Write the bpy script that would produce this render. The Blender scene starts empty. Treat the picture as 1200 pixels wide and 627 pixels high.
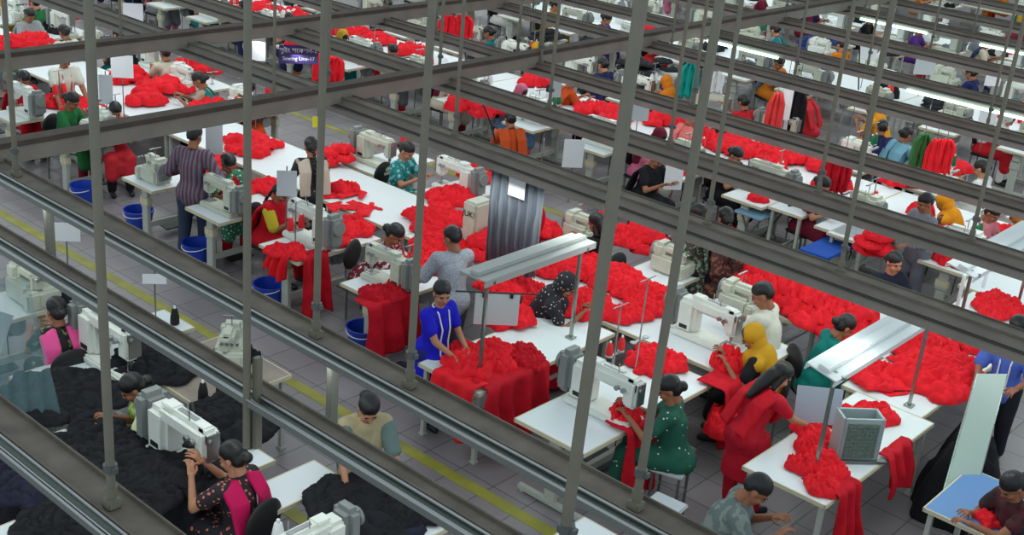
import bpy, bmesh, math, random
import numpy as np
from mathutils import Vector, Matrix, noise, Euler
rnd = random.Random(7)
D = bpy.data
COL = bpy.context.scene.collection
PI = math.pi
# ------------------------------------------------------------------ camera (solved from the photo's three vanishing points)
CAMH = 6.0; F = 1453.0
CM = ((0.66544455, 0.23465793, -0.7086037), (-0.7416589, 0.31520503, -0.59210461), (0.08441341, 0.91955502, 0.38378761))
MW = Matrix(CM)
def P(x, y, z=0.0):
    d = MW @ Vector((x-600.0, -(y-313.5), -F)); t = (z-CAMH)/d.z
    return Vector((d.x*t, d.y*t, z))
def Q(x, y, z):
    v = MW.transposed() @ Vector((x, y, z-CAMH))
    return (600-F*v.x/v.z, 313.5+F*v.y/v.z) if v.z < -.1 else (-9999, -9999)
def seen(x, y, z, m=40):
    a, b = Q(x, y, z); return -m < a < 1200+m and -m < b < 627+m
cam = D.objects.new('camera', D.cameras.new('camera')); COL.objects.link(cam)
cam.matrix_world = Matrix.Translation((0, 0, CAMH)) @ MW.to_4x4()
cam.data.lens = F/1200*36; cam.data.sensor_width = 36; cam.data.clip_end = 200
bpy.context.scene.camera = cam
# ------------------------------------------------------------------ materials
def lin(c):
    return tuple((v/12.92 if v <= .04045 else ((v+.055)/1.055)**2.4) for v in [q/255 for q in c])
MATS = {}
def mat(name, col, rough=.6, metal=0, emit=None, es=1, var=0, vs=6, alpha=None, spec=.5, bump=0, bs=60):
    if name in MATS: return MATS[name]
    m = D.materials.new(name); m.use_nodes = True; MATS[name] = m
    nt = m.node_tree; b = nt.nodes['Principled BSDF']
    c = lin(col)+(1,)
    b.inputs['Base Color'].default_value = c; b.inputs['Roughness'].default_value = rough; b.inputs['Metallic'].default_value = metal
    b.inputs['Specular IOR Level'].default_value = spec
    m.diffuse_color = c
    if emit: b.inputs['Emission Color'].default_value = lin(emit)+(1,); b.inputs['Emission Strength'].default_value = es
    if alpha is not None: b.inputs['Alpha'].default_value = alpha
    if var or bump:
        tc = nt.nodes.new('ShaderNodeTexCoord'); n = nt.nodes.new('ShaderNodeTexNoise'); n.inputs['Scale'].default_value = vs; n.inputs['Detail'].default_value = 5
        nt.links.new(tc.outputs['Object'], n.inputs['Vector'])
        if var:
            r = nt.nodes.new('ShaderNodeValToRGB'); r.color_ramp.elements[0].position = .32; r.color_ramp.elements[1].position = .68
            r.color_ramp.elements[0].color = tuple(v*(1-var) for v in c[:3])+(1,); r.color_ramp.elements[1].color = tuple(min(1, v*(1+var*.6)) for v in c[:3])+(1,)
            nt.links.new(n.outputs['Fac'], r.inputs['Fac']); nt.links.new(r.outputs['Color'], b.inputs['Base Color'])
        if bump:
            n2 = nt.nodes.new('ShaderNodeTexNoise'); n2.inputs['Scale'].default_value = bs; nt.links.new(tc.outputs['Object'], n2.inputs['Vector'])
            bp = nt.nodes.new('ShaderNodeBump'); bp.inputs['Strength'].default_value = bump; bp.inputs['Distance'].default_value = .01
            nt.links.new(n2.outputs['Fac'], bp.inputs['Height']); nt.links.new(bp.outputs['Normal'], b.inputs['Normal'])
    return m
def printed(name, col, col2, kind='spots', scale=28, th=.35, rough=.8, col3=None):
    if name in MATS: return MATS[name]
    m = D.materials.new(name); m.use_nodes = True; MATS[name] = m; nt = m.node_tree; b = nt.nodes['Principled BSDF']
    b.inputs['Roughness'].default_value = rough
    tc = nt.nodes.new('ShaderNodeTexCoord'); r = nt.nodes.new('ShaderNodeValToRGB'); r.color_ramp.interpolation = 'CONSTANT'
    e = r.color_ramp.elements
    if kind == 'stripes':
        w = nt.nodes.new('ShaderNodeTexWave'); w.inputs['Scale'].default_value = scale; w.inputs['Distortion'].default_value = 1.0
        nt.links.new(tc.outputs['Object'], w.inputs['Vector']); nt.links.new(w.outputs['Fac'], r.inputs['Fac'])
    elif kind == 'floral':
        w = nt.nodes.new('ShaderNodeTexNoise'); w.inputs['Scale'].default_value = scale; w.inputs['Detail'].default_value = 1
        nt.links.new(tc.outputs['Object'], w.inputs['Vector']); nt.links.new(w.outputs['Fac'], r.inputs['Fac'])
    else:
        w = nt.nodes.new('ShaderNodeTexVoronoi'); w.inputs['Scale'].default_value = scale
        nt.links.new(tc.outputs['Object'], w.inputs['Vector']); nt.links.new(w.outputs['Distance'], r.inputs['Fac'])
    e[0].color = lin(col2)+(1,); e[1].position = th; e[1].color = lin(col)+(1,)
    if col3: q = e.new(min(.95, th+.14)); q.color = lin(col3)+(1,)
    nt.links.new(r.outputs['Color'], b.inputs['Base Color'])
    return m
red = mat('red_cotton', (228, 34, 46), .8, var=.2, vs=7, spec=.15)
redd = mat('deep_red_cotton', (190, 22, 38), .8, var=.22, vs=7, spec=.15)
black = mat('black_cotton', (24, 24, 29), .8, var=.3, vs=5, spec=.25)
navy = mat('navy_cotton', (30, 32, 50), .8, var=.3, vs=5, spec=.25)
whitecl = mat('white_cotton', (222, 226, 228), .8)
laminate = mat('white_laminate', (222, 228, 230), .4)
cream = mat('cream_edge', (205, 196, 168), .6)
legm = mat('cream_enamel_steel', (176, 180, 170), .45)
machm = mat('white_machine_enamel', (222, 226, 218), .3, var=.05, vs=9)
machc = mat('cream_machine_enamel', (196, 200, 184), .35, var=.08, vs=9)
greym = mat('grey_motor_cover', (128, 132, 130), .5)
steel = mat('bright_steel', (170, 172, 172), .3, metal=.9)
dark = mat('dark_plastic', (26, 27, 30), .5)
chairm = mat('black_chair_vinyl', (22, 22, 25), .55)
bluep = mat('blue_plastic', (22, 60, 170), .35)
paper = mat('white_paper', (225, 228, 232), .7)
papg = mat('pale_grey_board', (190, 196, 200), .6)
skin = mat('brown_skin', (150, 98, 72), .55, spec=.35)
skin2 = mat('light_brown_skin', (176, 124, 96), .55, spec=.35)
hairm = mat('black_hair', (16, 14, 15), .45)
lipm = mat('lips', (120, 52, 50), .5)
eyem = mat('dark_eye', (20, 14, 12), .3)
dust = mat('dusty_brown_tray', (104, 96, 86), .75, var=.3, vs=4, bump=.3)
trayg = mat('grey_painted_track', (134, 127, 118), .5, var=.15, vs=3)
trayd = mat('dark_track_rim', (70, 66, 62), .6)
galv = mat('galvanised_conduit', (150, 158, 152), .25, metal=.85)
galv2 = mat('pale_lamp_rail', (148, 140, 132), .5, var=.2, vs=3)
rodm = mat('grey_hanger_pipe', (122, 118, 104), .5, var=.12, vs=5)
tube = mat('lit_fluorescent_tube', (220, 255, 240), .5, emit=(205, 255, 236), es=6)
lampw = mat('white_lamp_housing', (214, 222, 222), .4)
purple = mat('purple_sign_face', (58, 44, 104), .5)
yellow = mat('yellow_card', (214, 210, 50), .6)
woodm = mat('brown_wood_beam', (100, 84, 70), .7, var=.2)
wirem = mat('wire_grey', (110, 116, 116), .4, metal=.6)
blueb = mat('pale_blue_board', (130, 168, 190), .4)
# ------------------------------------------------------------------ mesh builder
class G:
    def __init__(s): s.bm = bmesh.new(); s.M = Matrix.Identity(4)
    def _x(s, vs, M=None):
        T = s.M @ M if M is not None else s.M
        for v in vs: v.co = T @ v.co
    def box(s, c, d, bev=0, rot=None):
        r = bmesh.ops.create_cube(s.bm, size=1)['verts']
        for v in r: v.co = Vector((v.co.x*d[0], v.co.y*d[1], v.co.z*d[2]))
        if bev:
            es = list({e for v in r for e in v.link_edges})
            k = bmesh.ops.bevel(s.bm, geom=es, offset=bev, segments=2, affect='EDGES', clamp_overlap=True)
            r = list({v for f in k['faces'] for v in f.verts}); 
            st = list(r); seen_ = set(r)
            while st:
                v = st.pop()
                for e in v.link_edges:
                    o = e.other_vert(v)
                    if o not in seen_: seen_.add(o); st.append(o)
            r = list(seen_)
        M = Matrix.Translation(c)
        if rot: M = M @ Euler(rot).to_matrix().to_4x4()
        s._x(r, M); return s
    def cyl(s, a, b, r0, r1=None, n=12):
        a = Vector(a); b = Vector(b); r1 = r0 if r1 is None else r1
        d = b-a; L = d.length or 1e-4
        r = bmesh.ops.create_cone(s.bm, cap_ends=True, segments=n, radius1=r0, radius2=r1, depth=L)['verts']
        s._x(r, Matrix.Translation((a+b)/2) @ d.to_track_quat('Z', 'Y').to_matrix().to_4x4()); return s
    def tube(s, pts, r, n=8):
        for a, b in zip(pts[:-1], pts[1:]): s.cyl(a, b, r, r, n)
        for p in pts[1:-1]: s.ell(p, (r, r, r), 8)
        return s
    def ell(s, c, r, n=16, rot=None):
        v = bmesh.ops.create_uvsphere(s.bm, u_segments=n, v_segments=max(6, n*2//3), radius=1)['verts']
        M = Matrix.Translation(c)
        if rot: M = M @ Euler(rot).to_matrix().to_4x4()
        s._x(v, M @ Matrix.Diagonal((r[0], r[1], r[2], 1))); return s
    def cap(s, a, b, r0, r1=None, n=14):
        r1 = r0 if r1 is None else r1
        return s.cyl(a, b, r0, r1, n).ell(a, (r0,)*3, n).ell(b, (r1,)*3, n)
    def lathe(s, prof, c=(0, 0, 0), n=20):
        rings = []
        for r, z in prof:
            rings.append([s.bm.verts.new(s.M @ Vector((c[0]+r*math.cos(2*PI*i/n), c[1]+r*math.sin(2*PI*i/n), c[2]+z))) for i in range(n)])
        for A, B_ in zip(rings[:-1], rings[1:]):
            for i in range(n): s.bm.faces.new((A[i], A[(i+1) % n], B_[(i+1) % n], B_[i]))
        s.bm.faces.new(rings[0][::-1]); s.bm.faces.new(rings[-1]); return s
    def prism(s, pts, y0, y1):      # outline in x,z extruded along y
        a = [s.bm.verts.new(s.M @ Vector((p[0], y0, p[1]))) for p in pts]; b = [s.bm.verts.new(s.M @ Vector((p[0], y1, p[1]))) for p in pts]
        s.bm.faces.new(a); s.bm.faces.new(b[::-1])
        for i in range(len(pts)): j = (i+1) % len(pts); s.bm.faces.new((a[i], b[i], b[j], a[j]))
        return s
    def mesh(s, name, smooth=True, ang=40):
        bmesh.ops.recalc_face_normals(s.bm, faces=s.bm.faces)
        me = D.meshes.new(name); s.bm.to_mesh(me); s.bm.free()
        if smooth:
            me.polygons.foreach_set('use_smooth', [True]*len(me.polygons))
            me.set_sharp_from_angle(angle=math.radians(ang))
        return me
CACHE = {}
def mesh(key, fn, smooth=True, ang=40):
    if key not in CACHE:
        g = G(); fn(g); CACHE[key] = g.mesh(key, smooth, ang)
    return CACHE[key]
def obj(name, me, m, parent=None, loc=(0, 0, 0), rz=0, scale=None):
    if isinstance(me, G): me = me.mesh(name)
    o = D.objects.new(name, me); COL.objects.link(o)
    if m is not None:
        if len(me.materials) == 0: me.materials.append(m)
        elif me.materials[0] is not m: o.material_slots[0].link = 'OBJECT'; o.material_slots[0].material = m
    o.parent = parent; o.location = loc; o.rotation_euler = (0, 0, rz)
    if scale: o.scale = scale if not isinstance(scale, (int, float)) else (scale,)*3
    return o
LAB = {}
def tag(o, label, cat, group=None):
    LAB.setdefault(label, []).append((o, group))
    o['label'] = label; o['category'] = cat
    if group: o['group'] = group
    return o
def thing(name, label, cat, loc=(0, 0, 0), rz=0, group=None):
    o = D.objects.new(name, None); COL.objects.link(o); o.empty_display_size = .1
    o.location = loc; o.rotation_euler = (0, 0, rz); return tag(o, label, cat, group)
def struct(name, me, m):
    o = obj(name, me, m); o['kind'] = 'structure'; return o
# ------------------------------------------------------------------ room
fl = D.materials.new('floor_tiles'); fl.use_nodes = True; nt = fl.node_tree; b = nt.nodes['Principled BSDF']
tc = nt.nodes.new('ShaderNodeTexCoord'); br = nt.nodes.new('ShaderNodeTexBrick'); br.offset = 0; br.inputs['Scale'].default_value = 1
br.inputs['Brick Width'].default_value = .4; br.inputs['Row Height'].default_value = .4; br.inputs['Mortar Size'].default_value = .006
br.inputs['Color1'].default_value = lin((150, 143, 146))+(1,); br.inputs['Color2'].default_value = lin((138, 131, 134))+(1,); br.inputs['Mortar'].default_value = lin((88, 84, 84))+(1,)
nt.links.new(tc.outputs['Object'], br.inputs['Vector']); nn = nt.nodes.new('ShaderNodeTexNoise'); nn.inputs['Scale'].default_value = 1.3; nn.inputs['Detail'].default_value = 6
mx = nt.nodes.new('ShaderNodeMixRGB'); mx.blend_type = 'MULTIPLY'; mx.inputs['Fac'].default_value = .35
nt.links.new(tc.outputs['Object'], nn.inputs['Vector']); nt.links.new(br.outputs['Color'], mx.inputs[1]); nt.links.new(nn.outputs['Fac'], mx.inputs[2]); nt.links.new(mx.outputs[0], b.inputs['Base Color'])
b.inputs['Roughness'].default_value = .35
g = G(); g.box((22, 20, -.05), (56, 56, .1)); struct('floor', g, fl)
wallm = mat('off_white_wall', (190, 194, 188), .8)
g = G(); g.box((50.1, 20, 4), (.2, 56, 8)); struct('wall_back', g, wallm)
g = G(); g.box((22, 48.1, 4), (56, .2, 8)); struct('wall_left', g, wallm)
lm = mat('yellow_floor_paint', (150, 146, 56), .5, var=.25, vs=3)
for i, (x, y0, y1) in enumerate([(7.05, -1, 40), (5.62, -1, 7.35), (13.1, -1, 40), (19.2, -1, 40)]):
    g = G(); g.box((x, (y0+y1)/2, .002), (.13, y1-y0, .004)); struct('trim_%d' % (i+1), g, lm)
# ------------------------------------------------------------------ overhead tracks with their hanger pipes
ZT = 2.3
def track(x, y0, y1, rods, label, near=False, lamps=(), group=None, rr=.022, wt=.17, big=False):
    t = thing('overhead_cable_track', label, 'track', (x, 0, ZT), 0, group)
    g = G()
    if near:
        g.prism([(0, -.03), (wt, -.03), (wt, .015), (wt-.012, .015), (wt-.012, -.012), (.012, -.012), (.012, .015), (0, .015)], y0, y1)
        obj('tray', g, dust, t)
        g = G(); g.prism([(-.085, -.055), (-.003, -.055), (-.003, -.01), (-.012, -.01), (-.012, -.04), (-.076, -.04), (-.076, -.01), (-.085, -.01)], y0, y1)
        obj('channel', g, galv, t)
        g = G(); g.cyl((-.012, y0, .003), (-.012, y1, .003), .009, n=8); g.cyl((-.082, y0, -.008), (-.082, y1, -.008), .008, n=8); g.cyl((-.045, y0, -.032), (-.045, y1, -.032), .01, n=8)  # glossy rods added along the channel to stand in for its edge highlights
        obj('highlight_rod', g, steel, t)
    else:
        hh = .085 if big else .062; ww = .13 if big else .1
        g.prism([(-.02, 0), (ww+.02, 0), (ww+.02, .025), (ww+.012, .025), (ww+.012, .008), (-.012, .008), (-.012, .025), (-.02, .025)], y0, y1)
        obj('tray', g, dust, t)
        g = G(); g.prism([(0, -hh), (ww, -hh), (ww, -.002), (0, -.002)], y0, y1); obj('channel', g, trayg, t)
        g = G(); g.prism([(-.015, -hh-.02), (.05, -hh-.02), (.05, -hh-.002), (-.015, -hh-.002)], y0, y1); obj('rim', g, trayd, t)
        g = G(); g.prism([(-.07, -hh-.075), (-.01, -hh-.075), (-.01, -hh-.022), (-.07, -hh-.022)], y0, y1); obj('lamp_rail', g, trayg if big else galv2, t)
    for y in rods:
        me = mesh('rod%.3f' % rr, lambda g: (g.cyl((0, 0, -.02), (0, 0, 5.2), rr, n=10), g.box((0, 0, .015), (rr*3.2, rr*3.2, .05), .006), g.cyl((-.0, 0, .06), (0, 0, .11), rr*1.35, n=10)))
        o = obj('hanger_pipe', me, rodm, t, ((.08 if near else .05), y, 0))
        obj('clamp', mesh('clamp%.3f' % rr, lambda g: (g.cyl((0, 0, .2), (0, 0, .24), rr*1.5, n=12), g.box((0, -rr*1.6, .22), (rr*1.2, rr, .03)))), wirem, o)
        if near and y < 3.6: o.rotation_euler = (math.radians(.8), math.radians(.7), 0)   # these two hang slightly out of plumb
    for y in lamps:
        me = mesh('ftube', lambda g: g.cyl((0, -.6, 0), (0, .6, 0), .018, n=8).cyl((0, -.62, 0), (0, -.6, 0), .02, n=8).cyl((0, .6, 0), (0, .62, 0), .02, n=8))
        o = obj('fluorescent_tube', me, tube, t, (-.09, y, -.14))
    return t
def rodY(x, lst): return [P(a, b_, ZT).y for a, b_ in lst]
track(2.75, 1.0, 12, [P(135, 590, ZT).y], 'overhead brown track at the bottom left corner, nearest of the tracks', True, rr=.024, wt=.2)
track(4.1, 1.0, 26, [P(683, 645, ZT).y], 'overhead steel track just in front of the long near brown track', True, rr=.03, wt=.12)
track(4.8, 1.0, 30, [9.67, 5.72, 4.82, 3.06], 'long near overhead track with steel highlight rods, crossing from left edge to bottom centre', True, rr=.024, wt=.2)
w = P(289, 524, 1.95); t = thing('drop_pipe', 'grey drop pipe with a short twin post, ending near the woman in magenta', 'pipe', w)
g = G(); g.cyl((0, 0, 0), (0, 0, 5.5), .024, n=10); obj('pipe', g, rodm, t); g = G(); g.box((.055, -.03, .3), (.05, .04, .62), .004); obj('twin_post', g, rodm, t)
for px, py, l in ((46, 235, 'short grey post under the long near track at the far left'), (364, 425, 'short grey post under the long near track right of the twin pipe')):
    w = P(px, py, ZT-.05); t = thing('track_post', l, 'post', (4.86, w.y, ZT-.05)); g = G(); g.box((0, 0, -.36), (.07, .05, .62), .004); obj('post', g, mat('dark_post_grey', (86, 86, 80), .8), t); g = G(); g.box((0, 0, -.02), (.1, .09, .04)); obj('bracket', g, trayd, t)
g = None
trk = [(8.9, 30, [10.4, 8.4, 5.3, 4.0], 'grey overhead track over the red garment benches'), (10.6, 32, [10.33, 8.57, 6.9, 5.14, 3.6], 'grey overhead track behind the red benches, second beyond the long steel one'),
       (12.2, 34, [12, 10.48, 10.07, 7.7, 5.5], 'thin overhead track above the aisle behind the first red line')]
for x, y1, r, l in trk: track(x, 1.5, y1, r, l, rr=.02, big=x < 11)
for i, x in enumerate([14.75, 16.35, 18.45, 20.7, 22.4, 24.4, 26.7, 28.5, 30.6, 33, 35.5]):
    r = [q*2.35+rnd.uniform(-.3, .3)+3 for q in range(13)]
    lm_ = []
    if x > 16: lm_ = [q*2.7+rnd.uniform(0, 1)+3.5 for q in range(9) if rnd.random() < .5]
    if i == 1: lm_ = [P(1060, 145, 2.05).y, P(1060, 145, 2.05).y-1.25, P(850, 70, 2.05).y]
    track(x, 2, 40, r, 'overhead track of the far hall, %s behind the thin aisle track' % ['first', 'second', 'third', 'fourth', 'fifth', 'sixth', 'seventh', 'eighth', 'ninth', 'tenth', 'eleventh'][i], lamps=lm_, rr=.017)
for y, x1, l in [(10.15, 34, 'wide overhead cross beam running from the left edge up to the right'), (13.05, 36, 'overhead cross beam behind, rising from the upper left edge')]:
    t = thing('cross_beam', l, 'beam', (4.9, y, ZT+.06))
    g = G(); g.box(((x1-4.9)/2, 0, .07), (x1-4.9, .16, .05)); obj('dusty_top', g, mat('brown_beam_top', (78, 68, 60), .8, var=.2), t)
    g = G(); g.box(((x1-4.9)/2, -.02, -.03), (x1-4.9, .1, .15)); obj('web', g, trayg, t)
    for x in [3.1, 7.4, 11.6, 15.8, 20]: obj('hanger_pipe', CACHE['rod0.017'], rodm, t, (x, 0, .08))
# ------------------------------------------------------------------ factory furniture
def mk_table_meshes(w, d):
    k = '%.2f_%.2f' % (w, d)
    top = mesh('top'+k, lambda g: g.box((0, 0, .735), (w, d, .03), .004))
    edge = mesh('edge'+k, lambda g: (g.box((0, d/2, .733), (w+.012, .012, .036)), g.box((0, -d/2, .733), (w+.012, .012, .036)), g.box((w/2, 0, .733), (.012, d, .036)), g.box((-w/2, 0, .733), (.012, d, .036))))
    return top, edge
def table(name, label, x, y, w=1.05, d=.62, rz=0, group=None, simple=False, legs='T', z=0):
    t = thing(name, label, 'table', (x, y, z), rz, group)
    top, edge = mk_table_meshes(w, d)
    obj('tabletop', top, laminate, t); obj('edge_band', edge, cream, t)
    if legs == 'T':
        lg = mesh('Tleg%.2f' % d, lambda g: (g.box((0, 0, .38), (.05, .12, .66), .006), g.box((0, 0, .045), (.06, d*.95, .05), .008), g.box((0, 0, .69), (.05, d*.8, .04), .004),
                  g.cyl((0, d*.42, 0), (0, d*.42, .03), .025, n=10), g.cyl((0, -d*.42, 0), (0, -d*.42, .03), .025, n=10), g.box((0, .0, .5), (.07, .15, .14), .01)))
        for s in (-1, 1):
            l_ = obj('leg', lg, legm, t, (s*(w/2-.12), 0, 0))
            if not simple: obj('adjuster_box', mesh('adjbox', lambda g: (g.box((0, .0, .52), (.076, .17, .1), .01), g.cyl((-.045, 0, .52), (.045, 0, .52), .014, n=8))), cream, l_)
        if not simple:
            obj('crossbar', mesh('xbar%.2f' % w, lambda g: (g.box((0, -.02, .2), (w-.25, .03, .07)), g.box((0, .02, .2), (w-.25, .03, .03)))), legm, t)
            obj('treadle', mesh('treadle', lambda g: (g.box((0, .0, .09), (.34, .22, .015), .004, rot=(.15, 0, 0)), g.cyl((.12, -.02, .1), (.1, -.05, .6), .006, n=6))), dark, t, (0, .08, 0))
            obj('motor', mesh('umotor', lambda g: (g.box((0, 0, .6), (.2, .16, .18), .03), g.cyl((0, -.1, .6), (0, .1, .6), .08, n=16))), greym, t, (.1, -.12, 0))
    else:
        lg = mesh('sqleg', lambda g: (g.box((0, 0, .36), (.04, .04, .72)), g.box((0, 0, .01), (.06, .06, .02))))
        for sx in (-1, 1):
            for sy in (-1, 1): obj('leg', lg, legm, t, (sx*(w/2-.06), sy*(d/2-.05), 0))
        if not simple:
            obj('crossbar', mesh('xb2%.2f' % w, lambda g: g.box((0, 0, .25), (w-.1, .03, .03))), legm, t)
    return t
def set_top(t, m):
    for c in t.children:
        if c.name.startswith('tabletop'): c.material_slots[0].link = 'OBJECT'; c.material_slots[0].material = m
def machine(label, x, y, rz=0, z=.75, m=None, group=None, kind=0, simple=False, sc=1.0):
    # operator and needle at local +y, motor end at -y
    m = m or machm
    t = thing('sewing_machine', label, 'sewing machine', (x, y, z), rz, group); t.scale = (sc,)*3
    if kind == 0:
        def body(g):
            g.box((0, .0, .025), (.2, .52, .05), .012)              # bed
            g.box((0, -.17, .17), (.15, .17, .28), .03)            # column
            g.box((0, .04, .285), (.12, .42, .115), .03)           # arm
            g.box((0, .21, .235), (.11, .11, .2), .025)            # head
            g.box((.0, -.1, .34), (.08, .1, .02), .006)
        obj('body', mesh('mb0', body), m, t)
        obj('motor_cover', mesh('mc0', lambda g: (g.box((0, -.3, .2), (.17, .12, .3), .035), g.cyl((0, -.36, .24), (0, -.385, .24), .06, n=20))), greym, t)
        if not simple:
            obj('face_plate', mesh('fp0', lambda g: (g.box((0, .268, .24), (.085, .01, .16), .004), g.cyl((.02, .27, .28), (.02, .285, .28), .014, n=10))), steel, t)
            obj('needle_bar', mesh('nb0', lambda g: (g.cyl((0, .22, .05), (0, .22, .17), .006, n=8), g.cyl((.02, .22, .06), (.02, .22, .16), .005, n=8), g.box((0, .225, .056), (.03, .05, .008)), g.cyl((0, .22, .1), (0, .22, .13), .014, n=8))), steel, t)
            obj('tension_dial', mesh('td0', lambda g: [g.cyl((s*.055, a, .26), (s*.085, a, .26), .016, n=12) for s in (-1, 1) for a in (.13, .18)]), steel, t)
            obj('thread_guide', mesh('tg0', lambda g: (g.cyl((.03, .1, .34), (.03, .1, .4), .004, n=6), g.cyl((-.03, .0, .34), (-.03, .0, .39), .004, n=6), g.box((0, .05, .345), (.03, .16, .008)))), steel, t)
            obj('name_plate', mesh('np0', lambda g: (g.box((.0765, -.17, .09), (.004, .07, .03)), g.box((-.0765, -.17, .09), (.004, .07, .03)))), dark, t)
            obj('needle_plate', mesh('pl0', lambda g: g.box((0, .2, .052), (.1, .1, .004))), steel, t)
    else:   # squat overlock machine
        def body(g):
            g.box((0, .0, .1), (.26, .34, .2), .03); g.box((0, -.1, .24), (.22, .16, .16), .04); g.box((.02, .07, .27), (.12, .24, .1), .03); g.box((.03, .17, .22), (.09, .07, .14), .02)
            g.box((0, .2, .08), (.3, .1, .16), .02)
        obj('body', mesh('mb1', body), m, t)
        obj('motor_cover', mesh('mc1', lambda g: (g.cyl((-.02, -.22, .2), (-.02, -.17, .2), .085, n=20), g.box((-.02, -.2, .12), (.16, .08, .1), .02))), greym, t)
        if not simple:
            obj('tension_dial', mesh('td1', lambda g: [g.cyl((-.08+.045*i, .215, .26), (-.08+.045*i, .245, .26), .015, n=12) for i in range(4)]), steel, t)
            obj('thread_guide', mesh('tg1', lambda g: (g.cyl((0, 0, .3), (0, 0, .42), .005, n=6), g.box((0, 0, .42), (.16, .02, .01)), g.cyl((-.07, 0, .3), (-.07, 0, .37), .004, n=6))), steel, t)
            obj('needle_bar', mesh('nb1', lambda g: (g.cyl((.03, .19, .16), (.03, .19, .22), .006, n=8), g.box((.03, .2, .165), (.03, .06, .01)))), steel, t)
            obj('front_cover', mesh('fc1', lambda g: g.box((-.03, .255, .09), (.16, .012, .1), .004)), m, t)
    return t
conered = mat('red_thread', (226, 40, 44), .8); coneblk = mat('black_thread', (20, 20, 22), .8); conewht = mat('white_thread', (226, 226, 224), .8); conegrn = mat('green_thread', (30, 110, 70), .8)
def cone(label, x, y, z, m, group=None, s=1):
    t = thing('thread_cone', label, 'thread cone', (x, y, z), 0, group)
    obj('thread', mesh('cone%.1f' % s, lambda g: g.lathe([(.028*s, .01), (.034*s, .02), (.032*s, .07*s), (.02*s, .13*s), (.014*s, .135*s)], n=14)), m, t)
    obj('spool', mesh('spool%.1f' % s, lambda g: g.lathe([(.03*s, 0), (.03*s, .009), (.008, .01), (.01*s, .15*s), (.008, .155*s)], n=12)), paper, t)
    return t
def stand(label, x, y, z, h=.5, group=None, rz=0, w=.16):
    t = thing('thread_stand', label, 'thread stand', (x, y, z), rz, group)
    obj('pole', mesh('tsp%.2f' % h, lambda g: (g.cyl((0, 0, 0), (0, 0, h), .008, n=8), g.cyl((0, 0, 0), (0, 0, .012), .03, n=12))), steel, t)
    obj('spool_tray', mesh('tst%.2f%.2f' % (h, w), lambda g: (g.box((0, 0, h*.35), (w, .03, .008)), [g.cyl((s*w*.4, 0, h*.35), (s*w*.4, 0, h*.35+.009), .034, n=12) for s in (-1, 1)], g.box((0, 0, h), (w, .012, .006)))), steel, t)
    return t
def chair(label, x, y, rz, m=None, group=None, back=True):
    # sitter faces local +y, backrest at -y
    t = thing('work_chair', label, 'chair', (x, y, 0), rz, group)
    obj('seat', mesh('seat', lambda g: g.box((0, 0, .43), (.4, .38, .05), .02)), m or chairm, t)
    if back:
        obj('backrest', mesh('cback', lambda g: (g.ell((0, -.2, .72), (.2, .035, .17), 20))), m or chairm, t)
        obj('back_post', mesh('cpost', lambda g: [g.tube([(s*.12, -.16, .42), (s*.12, -.21, .5), (s*.12, -.215, .74)], .011) for s in (-1, 1)]), wirem, t)
    lg = mesh('cleg', lambda g: g.cyl((0, 0, 0), (0, 0, .42), .013, n=8))
    for sx in (-1, 1):
        for sy in (-1, 1): obj('leg', lg, wirem, t, (sx*.17, sy*.16, 0))
    return t
def stool(label, x, y, rz=0, group=None):
    t = thing('work_stool', label, 'stool', (x, y, 0), rz, group)
    obj('seat', mesh('stseat', lambda g: g.box((0, 0, .43), (.36, .3, .035), .01)), papg, t)
    lg = mesh('cleg', lambda g: g.cyl((0, 0, 0), (0, 0, .42), .013, n=8))
    for sx in (-1, 1):
        for sy in (-1, 1): obj('leg', lg, wirem, t, (sx*.15, sy*.12, 0))
    obj('footrail', mesh('strail', lambda g: (g.tube([(-.15, -.12, .15), (.15, -.12, .15), (.15, .12, .15), (-.15, .12, .15), (-.15, -.12, .15)], .008))), wirem, t)
    return t
def basket(label, x, y, group=None, m=None, s=1.0):
    t = thing('plastic_basket', label, 'basket', (x, y, 0), rnd.uniform(0, 3), group); t.scale = (s,)*3
    def f(g):
        n = 28; pr = [(.135, 0), (.185, .26), (.195, .265), (.197, .28), (.18, .28), (.13, .012)]
        rings = [[g.bm.verts.new((r*math.cos(2*PI*i/n), r*math.sin(2*PI*i/n), z)) for i in range(n)] for r, z in pr]
        for A, B_ in zip(rings[:-1], rings[1:]):
            for i in range(n): g.bm.faces.new((A[i], A[(i+1) % n], B_[(i+1) % n], B_[i]))
        g.bm.faces.new(rings[0][::-1]); g.bm.faces.new(rings[-1])
    obj('tub', mesh('tub', f), m or bluep, t)
    obj('handle', mesh('tubh', lambda g: g.tube([(.19*math.cos(a), .19*math.sin(a), .262-.05*math.sin(a*1.0)) for a in [q*PI/10 for q in range(11)]], .006)), paper, t)
    return t
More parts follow.
